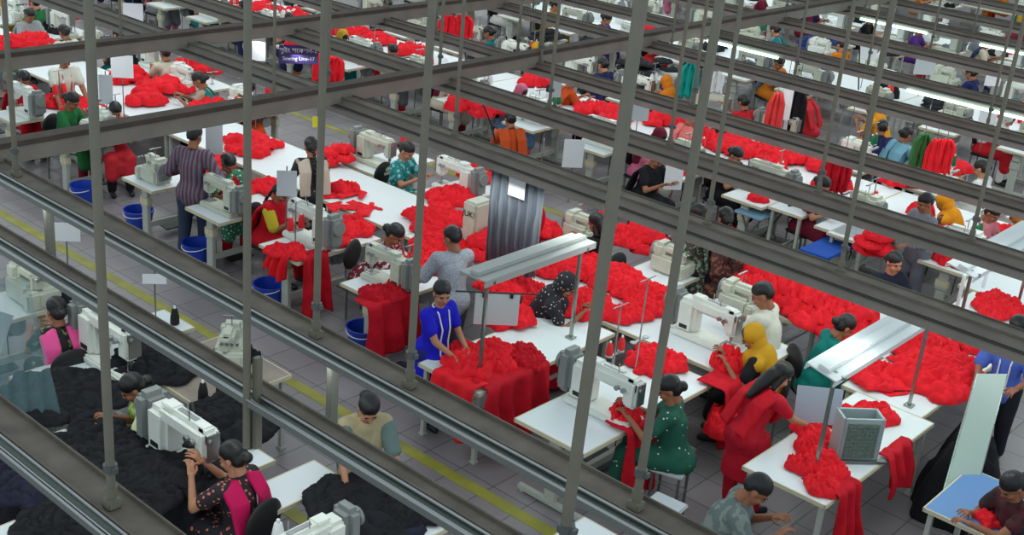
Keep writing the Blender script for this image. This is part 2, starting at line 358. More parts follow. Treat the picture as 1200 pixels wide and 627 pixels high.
# ------------------------------------------------------------------ cloth
def cloth_mesh(key, seed, kind, amp=.05, n=54):
    if key in CACHE: return CACHE[key]
    R = random.Random(seed); off = Vector((R.uniform(0, 50), R.uniform(0, 50), 0))
    bm = bmesh.new(); V = {}
    def inside(u, v):
        if kind != 'shirt':
            a = math.atan2(v, u); r = math.hypot(u, v)
            lim = .78+.22*noise.noise(Vector((math.cos(a)*1.6, math.sin(a)*1.6, 0))+off*1.3)+.06*math.sin(5*a+seed)
            return max(0, 1-r/lim)
        # shirt: torso and two sleeves
        b_ = min(.38+.03*math.sin(v*4)-abs(u), .85-abs(v))
        sl = -1
        for s in (-1, 1):
            ax, ay, bx, by = s*.3, .68, s*(.8+.1*math.sin(seed*s)), .68-.5-.25*math.sin(seed+s)
            dx, dy = bx-ax, by-ay; t_ = max(0, min(1, ((u-ax)*dx+(v-ay)*dy)/(dx*dx+dy*dy)))
            sl = max(sl, .17-math.hypot(u-ax-dx*t_, v-ay-dy*t_))
        return max(0, max(b_, sl))*3
    for i in range(n+1):
        for j in range(n+1):
            u = 2*i/n-1; v = 2*j/n-1; k = inside(u, v)
            w = Vector((u, v, 0))*1.2+off
            q = Vector((noise.noise(w*1.1), noise.noise(w*1.1+Vector((9, 3, 1))), 0))
            wa = Vector((w.x*.9+q.x*.9, w.y*1.9+q.y*.9, 0)); wb = Vector((w.x*2.6+q.x*1.5, w.y*1.2-q.y*1.5, 5)); wc = Vector((w.x+w.y, w.y-w.x, 9))*3.2+q*2
            f1 = min(1, abs(noise.noise(wa*1.25))*3.2)**.8; f2 = min(1, abs(noise.noise(wb*1.3))*3.2)**.8; f3 = min(1, abs(noise.noise(wc))*3)
            fold = .46*f1+.36*f2+.18*f3
            if kind == 'heap': h = amp*(min(1, k*2.4)**.5)*(.18+1.0*fold)
            elif kind == 'mound': h = amp*(min(1, k*1.5)**.6)*(.8+.25*fold)
            else: h = min(1, k*2)*(.01+amp*(.1+1.2*fold))
            V[i, j] = (u*.5+q.x*.04, v*.5+q.y*.04, max(.003, h) if k > 0 else 0, k)
    vv = {}
    for i in range(n):
        for j in range(n):
            c = [(i, j), (i+1, j), (i+1, j+1), (i, j+1)]
            if sum(V[q][3] > 0 for q in c) >= 3:
                for q in c:
                    if q not in vv: vv[q] = bm.verts.new(V[q][:3])
                bm.faces.new([vv[q] for q in c])
    bd = [v for v in bm.verts if v.is_boundary]
    for _ in range(3): bmesh.ops.smooth_vert(bm, verts=bd, factor=.5, use_axis_x=True, use_axis_y=True)
    for v in bd: v.co.z = .0
    r = bmesh.ops.extrude_face_region(bm, geom=list(bm.faces)); nv = [e for e in r['geom'] if isinstance(e, bmesh.types.BMVert)]
    # the extruded copy keeps the folds; the old faces become the flat underside
    ns = set(nv)
    for v in bm.verts:
        if v not in ns: v.co.z = -.004
    bmesh.ops.recalc_face_normals(bm, faces=bm.faces)
    me = D.meshes.new(key); bm.to_mesh(me); bm.free(); me.polygons.foreach_set('use_smooth', [True]*len(me.polygons))
    CACHE[key] = me; return me
def heapm(i, far=False): return cloth_mesh('heap%d%s' % (i % 7, 'f'*far), 11+i % 7, 'heap', .2+.03*(i % 3), 20 if far else 54)
def shirtm(i, far=False): return cloth_mesh('shirt%d%s' % (i % 5, 'f'*far), 31+i % 5, 'shirt', .035, 28 if far else 54)
GARM = []
CN = {}
def mound(label, x, y, m, sx, sy, h, i=0, z=0):
    o = obj('cloth_bundle', cloth_mesh('mound%d' % (i % 3), 70+i % 3, 'mound', 1.0), m, None, (x, y, z), i*1.3, (sx, sy, h)); return tag(o, label, 'cloth bundle')
def garment(label, x, y, z, m, s=.6, rz=None, flat=False, group=None, zs=1.0, i=None):
    i = rnd.randrange(35) if i is None else i
    far = Vector((x, y)).length > 15.5; me = shirtm(i, far) if flat else heapm(i, far)
    o = obj('shirt' if flat else 'garment', me, m, None, (x, y, z), rnd.uniform(0, 6.28) if rz is None else rz, (s*rnd.uniform(.9, 1.1), s*rnd.uniform(.85, 1.15), s*zs))
    o.rotation_euler.x = rnd.uniform(-.06, .06); GARM.append(o); return tag(o, label, 'garment', group)
def pile(label, cx, cy, rx, ry, h, n, m, z=.755, s=.55, flat=0, rz=0):
    """n garments heaped over an ellipse on a table; each garment its own object"""
    for k in range(n):
        a = k*2.39996; q = math.sqrt((k+.5)/n); dx = rx*q*math.cos(a); dy = ry*q*math.sin(a)
        if rz: dx, dy = dx*math.cos(rz)-dy*math.sin(rz), dx*math.sin(rz)+dy*math.cos(rz)
        zz = z+h*(1-q*q)*.8
        garment(label, cx+dx, cy+dy, zz-(.0 if zz < z+.03 else .03), m, s*rnd.uniform(.85, 1.15), flat=rnd.random() < flat, group=label+' (heap)', zs=.48 if m is black or m is navy else .85)
def drape(label, x, y, rz, w, top, drop, m, z=.762, seed=1, flare=1.15, name='hanging_garment', nw=9, amp=.035, cat='garment'):
    """cloth lying on a table (local -y) and falling over its edge at local y=0"""
    R = random.Random(seed); NU = 44; L = top+drop; NV = 34; bm = bmesh.new(); rows = []
    ph = R.uniform(0, 9)
    for j in range(NV+1):
        s = L*j/NV; row = []
        for i in range(NU+1):
            u = 2*i/NU-1; f = max(0, (s-top)/drop) if drop else 0
            wd = w/2*(1+(flare-1)*f)*(1+.12*noise.noise(Vector((s*3, (u > 0)*5+seed, 0))))
            a = amp*(.25+min(1, f*1.6))
            fo = a*(math.sin(u*nw+ph+2*noise.noise(Vector((u*2, s*2, seed))))+.6*noise.noise(Vector((u*5, s*3, seed+4))))
            if s < top: yy = s-top; zz = z+.012+abs(fo)*.5*min(1, s/.06)+.02*(noise.noise(Vector((u*3, s*6, seed)))+.6)
            else:
                q = s-top; r_ = .035
                ang = min(PI/2, q/r_); yy = .01+r_*math.sin(ang); zz = z+.012+.02-r_*(1-math.cos(ang))-max(0, q-r_*PI/2)
                zz += (0 if f < .5 else (f-.5)*.09*math.sin(u*3+ph)); yy += fo+.025*f+a
            row.append(bm.verts.new((u*wd, yy, zz)))
        rows.append(row)
    for A, B_ in zip(rows[:-1], rows[1:]):
        for i in range(NU): bm.faces.new((A[i], A[i+1], B_[i+1], B_[i]))
    me = D.meshes.new(name); bm.to_mesh(me); bm.free(); me.polygons.foreach_set('use_smooth', [True]*len(me.polygons))
    o = obj(name, me, m, None, (x, y, 0), rz); md = o.modifiers.new('thick', 'SOLIDIFY'); md.thickness = .008; md.offset = 0
    return tag(o, label, cat)
# ------------------------------------------------------------------ people
def remesh(g, vox, smooth=3, wr=0, seed=0):
    me = g.mesh('tmp', False); o = D.objects.new('tmp', me); COL.objects.link(o)
    r = o.modifiers.new('r', 'REMESH'); r.mode = 'VOXEL'; r.voxel_size = vox
    if smooth: s = o.modifiers.new('s', 'SMOOTH'); s.factor = .6; s.iterations = smooth
    dg = bpy.context.evaluated_depsgraph_get(); nm = D.meshes.new_from_object(o.evaluated_get(dg))
    D.objects.remove(o); D.meshes.remove(me)
    if wr:
        n = len(nm.vertices); co = np.empty(n*3); nm.vertices.foreach_get('co', co); co = co.reshape(-1, 3)
        no = np.empty(n*3); nm.vertices.foreach_get('normal', no); no = no.reshape(-1, 3)
        d = np.array([noise.noise(Vector((c[0]*9, c[1]*9, c[2]*5+seed)))+.7*(1-2*abs(noise.noise(Vector((c[0]*14, c[1]*14, c[2]*6-seed))))) for c in co])
        co += no*(d*wr)[:, None]; nm.vertices.foreach_set('co', co.ravel()); nm.update()
    nm.polygons.foreach_set('use_smooth', [True]*len(nm.polygons)); nm.materials.clear()
    return nm
def head_mesh():
    g = G(); g.ell((0, -.005, .03), (.074, .093, .092), 24); g.ell((0, .03, -.045), (.056, .06, .07), 20); g.ell((0, .06, -.085), (.026, .024, .022), 14)
    g.ell((0, .09, -.012), (.012, .016, .026), 12); g.ell((0, .1, -.024), (.017, .013, .01), 12); g.ell((0, .082, .022), (.05, .012, .01), 12)
    for s in (-1, 1): g.ell((s*.076, -.01, -.01), (.012, .02, .032), 12); g.ell((s*.038, .06, -.035), (.022, .024, .022), 12)
    g.ell((0, .082, -.055), (.022, .01, .012), 12)
    g.cyl((0, -.02, -.05), (0, -.03, -.14), .046, .05, 16)
    return remesh(g, .0065, 2)
HEAD = head_mesh()
def hand_mesh():
    g = G(); g.box((0, .045, 0), (.07, .09, .022), .009); g.cyl((0, -.02, 0), (0, .02, 0), .022, .026, 12)
    for i, (x, l, sp) in enumerate([(-.028, .066, -.1), (-.0095, .076, -.03), (.0095, .07, .04), (.028, .055, .12)]):
        p0 = Vector((x, .085, 0)); c = .35; p1 = p0+Vector((math.sin(sp)*l*.45, math.cos(c)*l*.45, -math.sin(c)*l*.45)); c2 = .95
        p2 = p1+Vector((math.sin(sp)*l*.3, math.cos(c2)*l*.33, -math.sin(c2)*l*.33)); p3 = p2+Vector((0, .22*l*math.cos(1.4), -.22*l*math.sin(1.4)))
        g.cap(p0, p1, .0088, .0082, 8); g.cap(p1, p2, .0082, .0075, 8); g.cap(p2, p3, .0075, .0068, 8)
    g.cap((-.03, .02, -.004), (-.06, .055, -.012), .012, .01, 8); g.cap((-.06, .055, -.012), (-.066, .085, -.02), .01, .008, 8)
    return remesh(g, .0042, 1)
HAND = hand_mesh()
def add_mesh(bm, me, M):
    k = len(bm.verts); bm.from_mesh(me); bm.verts.ensure_lookup_table()
    for v in bm.verts[k:]: v.co = M @ v.co
def ik(s, w, u, l, bend):
    s = Vector(s); w = Vector(w); d = w-s; L = min(d.length, (u+l)*.985); d.normalize(); w = s+d*L
    a = (u*u-l*l+L*L)/(2*L); h = math.sqrt(max(0, u*u-a*a)); b_ = Vector(bend); b_ = (b_-d*b_.dot(d)).normalized()
    return s+d*a+b_*h, w
def skeleton(pose, lean, hp, hy, hands, twist=0):
    J = {}
    hz = .53 if pose == 'seat' else .80
    L = math.radians(lean); u = Vector((0, math.sin(L), math.cos(L))); h = Vector((0, -.02 if pose == 'seat' else -.25*math.sin(L), hz))
    J['hip'] = h; J['belly'] = h+u*.14; J['chest'] = h+u*.3; J['neck'] = h+u*.455
    tz = Matrix.Rotation(math.radians(twist), 3, 'Z')
    J['sh'] = [J['neck']-u*.03+tz @ Vector((s*.155, 0, 0)) for s in (-1, 1)]
    hd = L*.75+math.radians(hp)*.4; J['head'] = J['neck']+Vector((0, math.sin(hd)*.165, math.cos(hd)*.165))
    J['hrot'] = Matrix.Rotation(math.radians(hy), 4, 'Z') @ Matrix.Rotation(-(L*.5+math.radians(hp)), 4, 'X')
    J['el'] = []; J['wr'] = []
    for i, s in enumerate((-1, 1)):
        e, w = ik(J['sh'][i], hands[i], .27, .235, (s*.5, -.35, -.8)); J['el'].append(e); J['wr'].append(w)
    J['hj'] = [h+Vector((s*.085, 0, -.02)) for s in (-1, 1)]
    if pose == 'seat':
        J['kn'] = [Vector((s*.12, .38, .5)) for s in (-1, 1)]; J['an'] = [Vector((s*.12, .36, .09)) for s in (-1, 1)]
    else:
        J['kn'] = [Vector((s*.095, h.y+.03+(.06 if s > 0 else -.02), .44)) for s in (-1, 1)]; J['an'] = [Vector((s*.1, (.08 if s > 0 else -.06)-.02, .08)) for s in (-1, 1)]
    return J
def person_meshes(key, pose='seat', lean=12, hp=20, hy=0, hands=None, fem=True, hair='bun', scarf=None, hem=None, sleeve=.6, vox=.015, twist=0, wide=1.0, slv=False):
    """returns list of (part name, mesh, role)"""
    if ('P', key) in CACHE: return CACHE['P', key]
    if hands is None: hands = [(-.12, .42, .82), (.12, .44, .82)]
    J = skeleton(pose, lean, hp, hy, hands, twist); w = wide*(1 if fem else 1.1)
    sw = 1 if fem else 1.12
    g = G()
    def torso(g, a):
        g.cap(J['hip'], J['belly'], (.115+a)*w, (.1+a)*w); g.cap(J['belly'], J['chest'], (.1+a)*w, (.112+a)*w); g.cap(J['chest'], J['neck']-(J['neck']-J['chest'])*.35, (.112+a)*w, (.075+a)*w)
        for s in J['sh']: g.cap(J['chest'].lerp(J['neck'], .4), s, (.075+a)*w, (.048+a)*w)
        for s in (-1, 1): g.ell(J['hip']+Vector((s*.055, -.02, 0)), (.1+a, .11+a, .11+a), 14)
    torso(g, 0)
    g.cap(J['neck'], J['head'], .052, .045)
    for i in (0, 1):
        g.cap(J['sh'][i], J['el'][i], .047*sw, .037*sw); g.cap(J['el'][i], J['wr'][i], .037*sw, .025*sw)
        g.cap(J['hj'][i], J['kn'][i], .085, .058); g.cap(J['kn'][i], J['an'][i], .055, .036)
        g.cap(J['an'][i]+Vector((0, -.02, -.035)), J['an'][i]+Vector((0, .13, -.05)), .034, .026)
    body = remesh(g, vox, 3)
    bm = bmesh.new(); bm.from_mesh(body)
    HM = Matrix.Translation(J['head']) @ J['hrot']; add_mesh(bm, HEAD, HM)
    for i in (0, 1):
        d = (J['wr'][i]-J['el'][i]).normalized(); x = Vector((1, 0, 0)) if abs(d.x) < .8 else Vector((0, -1, 0)) * (1 if d.x > 0 else -1)
        zx = x.cross(d).normalized(); xx = d.cross(zx).normalized(); R = Matrix((xx, d, zx)).transposed().to_4x4()
        if i == 0: R = R @ Matrix.Diagonal((-1, 1, 1, 1))
        # thumb on the inner side
        add_mesh(bm, HAND, Matrix.Translation(J['wr'][i]) @ R)
    bmesh.ops.recalc_face_normals(bm, faces=bm.faces)
    bm.to_mesh(body); bm.free(); body.polygons.foreach_set('use_smooth', [True]*len(body.polygons)); body.name = 'body'
    out = [('body', body, 'skin')]
    # face details
    g = G(); g.M = HM
    for s in (-1, 1): g.ell((s*.032, .083, .004), (.013, .006, .006), 10)
    out.append(('eyes', g.mesh('eyes'), 'eye'))
    g = G(); g.M = HM
    for s in (-1, 1): g.ell((s*.033, .09, .023), (.019, .004, .0035), 10)
    out.append(('eyebrows', g.mesh('brows'), 'hair'))
    g = G(); g.M = HM; g.ell((0, .092, -.055), (.021, .006, .007), 12); out.append(('lips', g.mesh('lips'), 'lip'))
    # top garment
    g = G(); torso(g, .022)
    for i in (0, 1):
        e = J['el'][i]; s = J['sh'][i]
        if sleeve <= 1: g.cap(s, s.lerp(e, sleeve), .066*sw, .06*sw)
        else: g.cap(s, e, .066*sw, .055*sw); g.cap(e, e.lerp(J['wr'][i], sleeve-1), .055*sw, .044*sw)
    if slv:
        for i in (0, 1):
            g2 = G(); g2.cap(J['sh'][i].lerp(J['el'][i], .12), J['sh'][i].lerp(J['el'][i], .85), .073*sw, .066*sw); out.append(('sleeve', remesh(g2, .014, 3, .005, 4), 'slv'))
    if fem:
        if pose == 'seat':
            for i in (0, 1): g.cap(J['hj'][i], J['kn'][i], .115, .09); g.cap(J['kn'][i]+Vector((0, 0, 0)), J['kn'][i]+Vector((0, .03, -.2)), .085, .09)
            g.box(J['hip']+Vector((0, .2, -.0)), (.2, .38, .12), .03); g.box(Vector((0, .4, .38)), (.22, .1, .2), .03)
            g.ell(J['hip']+Vector((0, -.05, -.04)), (.19, .16, .12), 18)
        else:
            hz = .38 if hem is None else hem
            c = J['hip']; g.cap(c, Vector((0, c.y*.5, hz+.2)), .15, .16); g.lathe([(.15, 0), (.22, .02), (.20, .25), (.165, c.z-hz)], (0, c.y*.4+.02, hz), 24)
    else:
        g.cap(J['hip'], J['hip']+Vector((0, 0, -.05)), .145, .145)
    top = remesh(g, .016, 3, .008, hash(key) % 97 if False else len(key)); top.name = 'top'
    out.append(('tunic' if fem else 'shirt', top, 'top'))
    g = G()
    for i in (0, 1):
        g.cap(J['hj'][i], J['kn'][i], .105, .08); g.cap(J['kn'][i], J['an'][i]+Vector((0, 0, .0)), .078, .058)
    out.append(('trousers', remesh(g, .018, 2, .006, 3), 'legs'))
    g = G()
    for i in (0, 1): g.cap(J['an'][i]+Vector((0, -.02, -.04)), J['an'][i]+Vector((0, .13, -.052)), .038, .032)
    out.append(('sandals', g.mesh('sandals'), 'shoe'))
    # hair
    g = G(); g.M = HM
    if fem: g.ell((0, -.014, .05), (.083, .099, .086), 22); g.ell((0, -.05, -.0), (.072, .066, .08), 18)
    else: g.ell((0, -.01, .055), (.081, .098, .08), 22); g.ell((0, -.055, .02), (.07, .058, .07), 18)
    if hair == 'bun' and scarf != 'head': g.ell((0, -.125, -.01), (.05, .04, .045), 16)
    if hair == 'loose':
        g.cap((0, -.07, -.02), (0, -.1, -.16), .065, .06); g.cap((0, -.1, -.16), (.0, -.12, -.3), .06, .035)
        for s in (-1, 1): g.cap((s*.06, -.01, .02), (s*.07, -.02, -.12), .028, .024)
    hm = remesh(g, .009, 2, .004, 5); 
    if hair == 'braid':
        bm = bmesh.new(); bm.from_mesh(hm); g2 = G(); p = HM @ Vector((0, -.1, -.03)); bk = J['chest']+Vector((0, -.16, 0)); e = J['belly']+Vector((.02, -.17, 0))
        pts = [p, p.lerp(bk, .5)+Vector((0, -.03, 0)), bk, e]
        ch = [pts[int(t)].lerp(pts[min(3, int(t)+1)], t-int(t)) for t in [q*3/14 for q in range(15)]]
        for q, c in enumerate(ch): g2.ell(c+Vector((.006*(-1)**q, 0, 0)), (.026-.0008*q, .022, .024), 10)
        tm = g2.mesh('b'); bm.from_mesh(tm); bm.to_mesh(hm); bm.free(); hm.polygons.foreach_set('use_smooth', [True]*len(hm.polygons))
    out.append(('hair', hm, 'hair'))
    if scarf == 'shoulder':
        g = G(); N = J['neck']; C = J['chest']; fr = Vector((0, math.cos(math.radians(lean)), -math.sin(math.radians(lean))))
        hp_ = J['hip']
        for o_ in (-.06, -.036, -.012, .012, .036, .06):
            for sd in (-1, 1):
                e = abs(o_+.06)*sd    # 0 at the neck edge, .12 at the shoulder edge
                pts = [hp_-fr*.15+Vector((sd*.085+e*.9, 0, .02)), J['belly']-fr*.145+Vector((sd*.08+e*.9, 0, 0)), C-fr*(.15-abs(e)*.3)+Vector((sd*.065+e, 0, .02)), N-fr*.06+Vector((sd*.06+e, 0, .012-abs(e)*.3)), N+fr*.045+Vector((sd*.06+e*.9, 0, -.01-abs(e)*.3)), C+fr*.125+Vector((sd*.04+e*.6, 0, .04-abs(e)*.5)), C+fr*.15+Vector((0, 0, -.02-abs(e)*.8))]
                for a, b_ in zip(pts[:-1], pts[1:]): g.cap(a, b_, .019, .019, 8)
        out.append(('scarf', remesh(g, .012, 3, .004, 8), 'scarf'))
    if scarf == 'head':
        g = G(); g.M = HM; g.ell((0, -.03, .038), (.098, .108, .108), 22); g.ell((0, -.04, -.05), (.09, .085, .1), 20); g.M = Matrix.Identity(4)
        N = J['neck']; C = J['chest']; fr = Vector((0, 1, 0))
        g.cap(N+Vector((0, -.02, .06)), N+Vector((0, -.02, -.02)), .09, .11)
        for s in J['sh']: g.cap(N+Vector((0, -.03, .0)), s+Vector((0, -.02, -.01)), .1, .075)
        g.cap(N+Vector((0, -.06, 0)), J['belly']+Vector((0, -.09, .0)), .13, .13); g.cap(N+Vector((0, .03, -.04)), C+Vector((.03, .07, 0)), .09, .09)
        out.append(('headscarf', remesh(g, .013, 3, .007, 9), 'scarf'))
    if scarf == 'tape':
        g = G(); N = J['neck']; C = J['chest']
        for s in (-1, 1): g.tube([N+Vector((0, -.07, .03)), N+Vector((s*.06, -.03, .035)), N+Vector((s*.065, .07, -.02)), C+Vector((s*.05, .14, -.02)), J['belly']+Vector((s*.05, .145, 0)), J['belly']+Vector((s*.05, .16, -.14))], .008)
        out.append(('measuring_tape', g.mesh('tape'), 'scarf'))
    CACHE['P', key] = out
    return out
SLV = [None]
def person(label, x, y, rz, ms, top, legs, scarf=None, sk=None, s=1.0, group=None, z=0, hairc=None):
    t = thing('person', label, 'person', (x, y, z), math.radians(rz), group); t.scale = (s,)*3
    R = {'skin': sk or skin, 'eye': eyem, 'hair': hairc or hairm, 'lip': lipm, 'top': top, 'legs': legs, 'shoe': dark, 'scarf': scarf, 'slv': SLV[0]}
    for n, me, r in ms: obj(n, me, R[r], t)
    return t
# ------------------------------------------------------------------ include rest
HN = [(-.13, .40, .83), (.12, .42, .84)]
def PM(key, **k): return person_meshes(key, **k), k
def by_head(label, px, py, rz, key, top, legs, smat=None, sk=None, s=1.0, group=None, zoff=0, **k):
    ms = person_meshes(key, **k)
    kk = dict(pose='seat', lean=12, hp=20, hy=0, hands=HN); kk.update({a: b_ for a, b_ in k.items() if a in kk})
    J = skeleton(kk['pose'], kk['lean'], kk['hp'], kk['hy'], kk['hands'] or HN)
    h = J['head']*s; w = P(px, py, h.z+zoff); r = math.radians(rz)
    x = w.x-(h.x*math.cos(r)-h.y*math.sin(r)); y = w.y-(h.x*math.sin(r)+h.y*math.cos(r))
    o = person(label, x, y, rz, ms, top, legs, smat, sk, s, group, zoff)
    return o
def seat_at(o, label, chair_=True, m=None):
    """chair under a seated person"""
    r = o.rotation_euler.z; x, y = o.location.x, o.location.y
    (chair if chair_ else stool)(label, x+.02*math.sin(r), y-.02*math.cos(r), r, *([m] if chair_ and m else []))
C = {}
def cm(n, c): return mat(n, c, .8, var=.1, vs=6, spec=.2)
plaid = printed('plaid_shirt', (40, 36, 58), (112, 46, 66), 'stripes', 7, .3, col3=(104, 106, 122)); jeans = cm('blue_jeans', (52, 62, 82))
# ---------------- first red line: left column
table('sewing_table', 'sewing table left of the man in the plaid shirt', 8.45, 12.65, 1.1, .64)
machine('small cream sewing machine on the table left of the man in the plaid shirt', 8.15, 12.62, 0, m=machc, kind=1)
table('sewing_table', 'sewing table right of the man in the plaid shirt, pale machine at its corner', 8.48, 11.34, 1.12, .66)
machine('grey backed sewing machine facing the woman in the green tunic', 8.2, 11.34, 0, m=machc, sc=1.15)
table('sewing_table', 'sewing table with a red garment hanging from its front corner', 8.5, 9.92, 1.2, .66)
machine('sewing machine with tall grey motor cover beside the woman in red with yellow sleeves', 8.38, 9.97, 0, sc=1.3)
table('sewing_table', 'sewing table with red thread cones, in front of the woman in maroon print', 8.52, 8.58, 1.2, .66)
machine('sewing machine beside two red thread cones, in front of the woman in maroon print', 8.28, 8.6, 0, m=machc, sc=1.15)
stand('thread stand beside the machine of the woman in maroon print', 8.5, 8.5, .75, .42)
for x_, l in ((8.44, 'left one of the two red thread cones by the woman in maroon print'), (8.58, 'right one of the two red thread cones by the woman in maroon print')): cone(l, x_, 8.5, .9, conered, s=1.3)
stand('thread stand on the table of the woman in red with yellow sleeves', 8.2, 10.0, .75, .5)
for x_, l in ((8.13, 'left one of the red thread cones by the woman with yellow sleeves'), (8.28, 'right one of the red thread cones by the woman with yellow sleeves')): cone(l, x_, 10.0, .93, conered, s=1.2)
for i, (a, b_) in enumerate([(100, 228), (163, 257), (232, 296), (316, 345), (426, 396)]):
    w = P(a, b_, .14)
    basket(['blue basket at far left under the line, left of the brown beam post', 'blue basket on the floor left of the man in the plaid shirt', 'blue basket between the feet of the plaid shirt man and the next table leg', 'blue basket under the table with the hanging red garment', 'blue basket on the floor nearest the woman in the blue tunic'][i], w.x, w.y)
o = by_head('man standing with his back turned in a dark plaid shirt and jeans', 228, 160, -60, 'man_back', plaid, jeans, pose='stand', lean=6, hp=15, fem=False, hair='short', s=1.06, hands=[(-.25, .2, .95), (.25, .25, .95)], sleeve=1.9)
grn = printed('green_print', (40, 120, 92), (210, 214, 190), 'spots', 20, .25)
o = by_head('seated woman in a green patterned tunic with a red front', 268, 192, 170, 'seat_bun', grn, redd, redd, lean=16, hp=22, hands=HN, scarf='shoulder')
seat_at(o, 'black chair of the woman in the green patterned tunic')
SLV[0] = mat('yellow_cloth', (196, 176, 34), .8)
o = by_head('seated woman in red with yellow sleeves, head behind a grey sheet', 330, 225, -165, 'seat_scarf', redd, redd, redd, slv=True, lean=18, hp=25, hands=[(-.15, .36, .82), (.1, .42, .84)], scarf='shoulder', hair='braid')
seat_at(o, 'black chair of the woman in red with yellow sleeves')
mar = printed('maroon_print', (120, 26, 44), (220, 205, 205), 'floral', 22, .42)
o = by_head('seated woman in maroon and white print bending over her machine', 463, 275, -160, 'seat_bend', mar, black, None, lean=30, hp=20, hands=[(-.12, .48, .84), (.12, .48, .84)])
seat_at(o, 'black rounded chair of the woman in maroon and white print')
pile('crumpled red garment on the table of the woman with yellow sleeves', 7.98, 9.85, .12, .16, .08, 3, red, s=.42)
pile('crumpled red garment at the front corner of the table with the hanging red garment', 8.5, 9.72, .2, .06, .03, 2, red, s=.3)
drape('red garment hanging down from the front corner of a sewing table', 8.12, 9.6, PI, .34, .12, .68, redd, seed=3)
drape('short red garment hanging off the left edge of the same corner table', 7.92, 9.85, PI/2, .3, .1, .28, red, seed=5)
drape('red garment falling over the table end left of the woman in the blue tunic', 8.02, 8.26, PI, .66, .2, .62, redd, seed=8, flare=1.2)
pile('crumpled red garment on the bench end left of the woman in the blue tunic', 8.05, 8.38, .2, .08, .06, 3, redd, s=.45)
mound('dark blue cloth dropped on the floor below the falling red garment', 7.95, 7.9, navy, .8, .6, .2, 2)
# grey shirt man, blue woman
o = by_head('man in a pale grey printed shirt standing with his back turned', 530, 279, -25, 'man_grey', printed('grey_print', (146, 150, 160), (176, 182, 190), 'spots', 60, .35), cm('grey_trousers', (92, 96, 104)), pose='stand', lean=10, hp=10, hy=25, fem=False, hair='short', s=1.02, hands=[(-.3, .3, .85), (.2, .38, .85)], sleeve=.9)
bluec = cm('royal_blue_tunic', (32, 30, 190))
o = by_head('woman in a royal blue tunic with a white measuring tape round her neck', 518, 344, 178, 'woman_blue', bluec, mat('navy_trousers', (24, 20, 110), .8), whitecl, pose='stand', lean=8, hp=8, hy=-25, hair='bun', s=.97, hands=[(-.1, .33, .92), (.1, .38, .9)], scarf='tape', sk=skin2)
# inspection table and its lamp gantry
def gantry(label, x0, x1, y, z, zb=.75, wd=.3, posts=None, mm=None, tilt=0):
    t = thing('table_lamp_gantry', label, 'lamp', ((x0+x1)/2, y, zb)); L = x1-x0; h = z-zb
    g = G(); g.M = Matrix.Rotation(tilt, 4, 'X') @ Matrix.Translation((0, 0, 0)); g.M = Matrix.Translation((0, 0, h)) @ Matrix.Rotation(tilt, 4, 'X')
    g.prism([(-L/2, 0), (L/2, 0), (L/2, .012), (-L/2, .012)], -wd/2, wd/2); g.box((0, wd/2, -.02), (L, .012, .06)); g.box((0, -wd/2, -.02), (L, .012, .06)); g.box((0, 0, .03), (L*.98, .1, .04), .008)
    obj('lamp_housing', g, mm or lampw, t)
    g = G(); g.M = Matrix.Translation((0, 0, h)) @ Matrix.Rotation(tilt, 4, 'X')
    for s in (-1, 1): g.cyl((-L/2+.1, s*.07, -.03), (L/2-.1, s*.07, -.03), .014, n=8)
    obj('fluorescent_tube', g, tube, t)
    for s in (-1, 1):
        me = mesh('gpost%.2f' % h, lambda g: (g.box((0, 0, h/2), (.028, .028, h)), g.box((0, 0, .01), (.08, .08, .02)), g.box((0, .06, h-.03), (.03, .3, .03))))
        obj('post', me, galv, t, (s*(L/2-.12), -.07, 0))
    return t
t = table('inspection_table', 'white inspection table with a bare right half, right of the woman in blue', 8.28, 6.72, 1.97, .76, legs='sq')
gantry('grey lamp trough on two posts above the white inspection table by the woman in blue', 7.4, 8.95, 6.62, 1.75, mm=mat('grey_lamp_housing', (168, 172, 168), .45))
pile('crumpled red garment in front of the woman in the blue tunic', 7.78, 6.72, .3, .22, .1, 7, red, s=.5)
drape('wide red cloth falling over the near edge of the inspection table', 7.78, 6.34, PI, .85, .3, .68, redd, seed=12, flare=1.05, nw=12)
drape('red cloth hanging off the left end of the inspection table', 7.3, 6.62, PI/2, .5, .15, .5, red, seed=14)
pile('dark red garment bunched on the front corner of the inspection table', 8.05, 6.5, .1, .1, .1, 3, redd, s=.42)
garment('red garment hanging under the bare half of the inspection table', 9.0, 6.9, .1, redd, .5, zs=3)
g = G(); g.box((0, 0, .3), (.42, .008, .32)); 
t = thing('clip_board_sheet', 'pale sheet clipped to a dark rail beside the lamp trough', 'board', P(580, 385, .95)-Vector((0, 0, .0)), 0)
obj('sheet', g, papg, t, (0, 0, -.1), -.75)
g = G(); g.cyl((-.4, 0, .47), (.4, 0, .47), .009, n=8); obj('rail', g, dark, t, (0, 0, -.1), -.75)
for s in (-1, 1): g = G(); g.box((s*.13, -.01, .45), (.03, .02, .05)); obj('clip', g, dark, t, (0, 0, -.1), -.75)
dots = printed('black_white_dots', (26, 24, 30), (200, 190, 200), 'spots', 26, .2)
o = by_head('seated woman in a black headscarf and dress with pale dots', 664, 335, -150, 'seat_hijab', dots, black, dots, lean=24, hp=25, hands=HN, scarf='head')
seat_at(o, 'black round backed chair of the woman in the dotted headscarf')
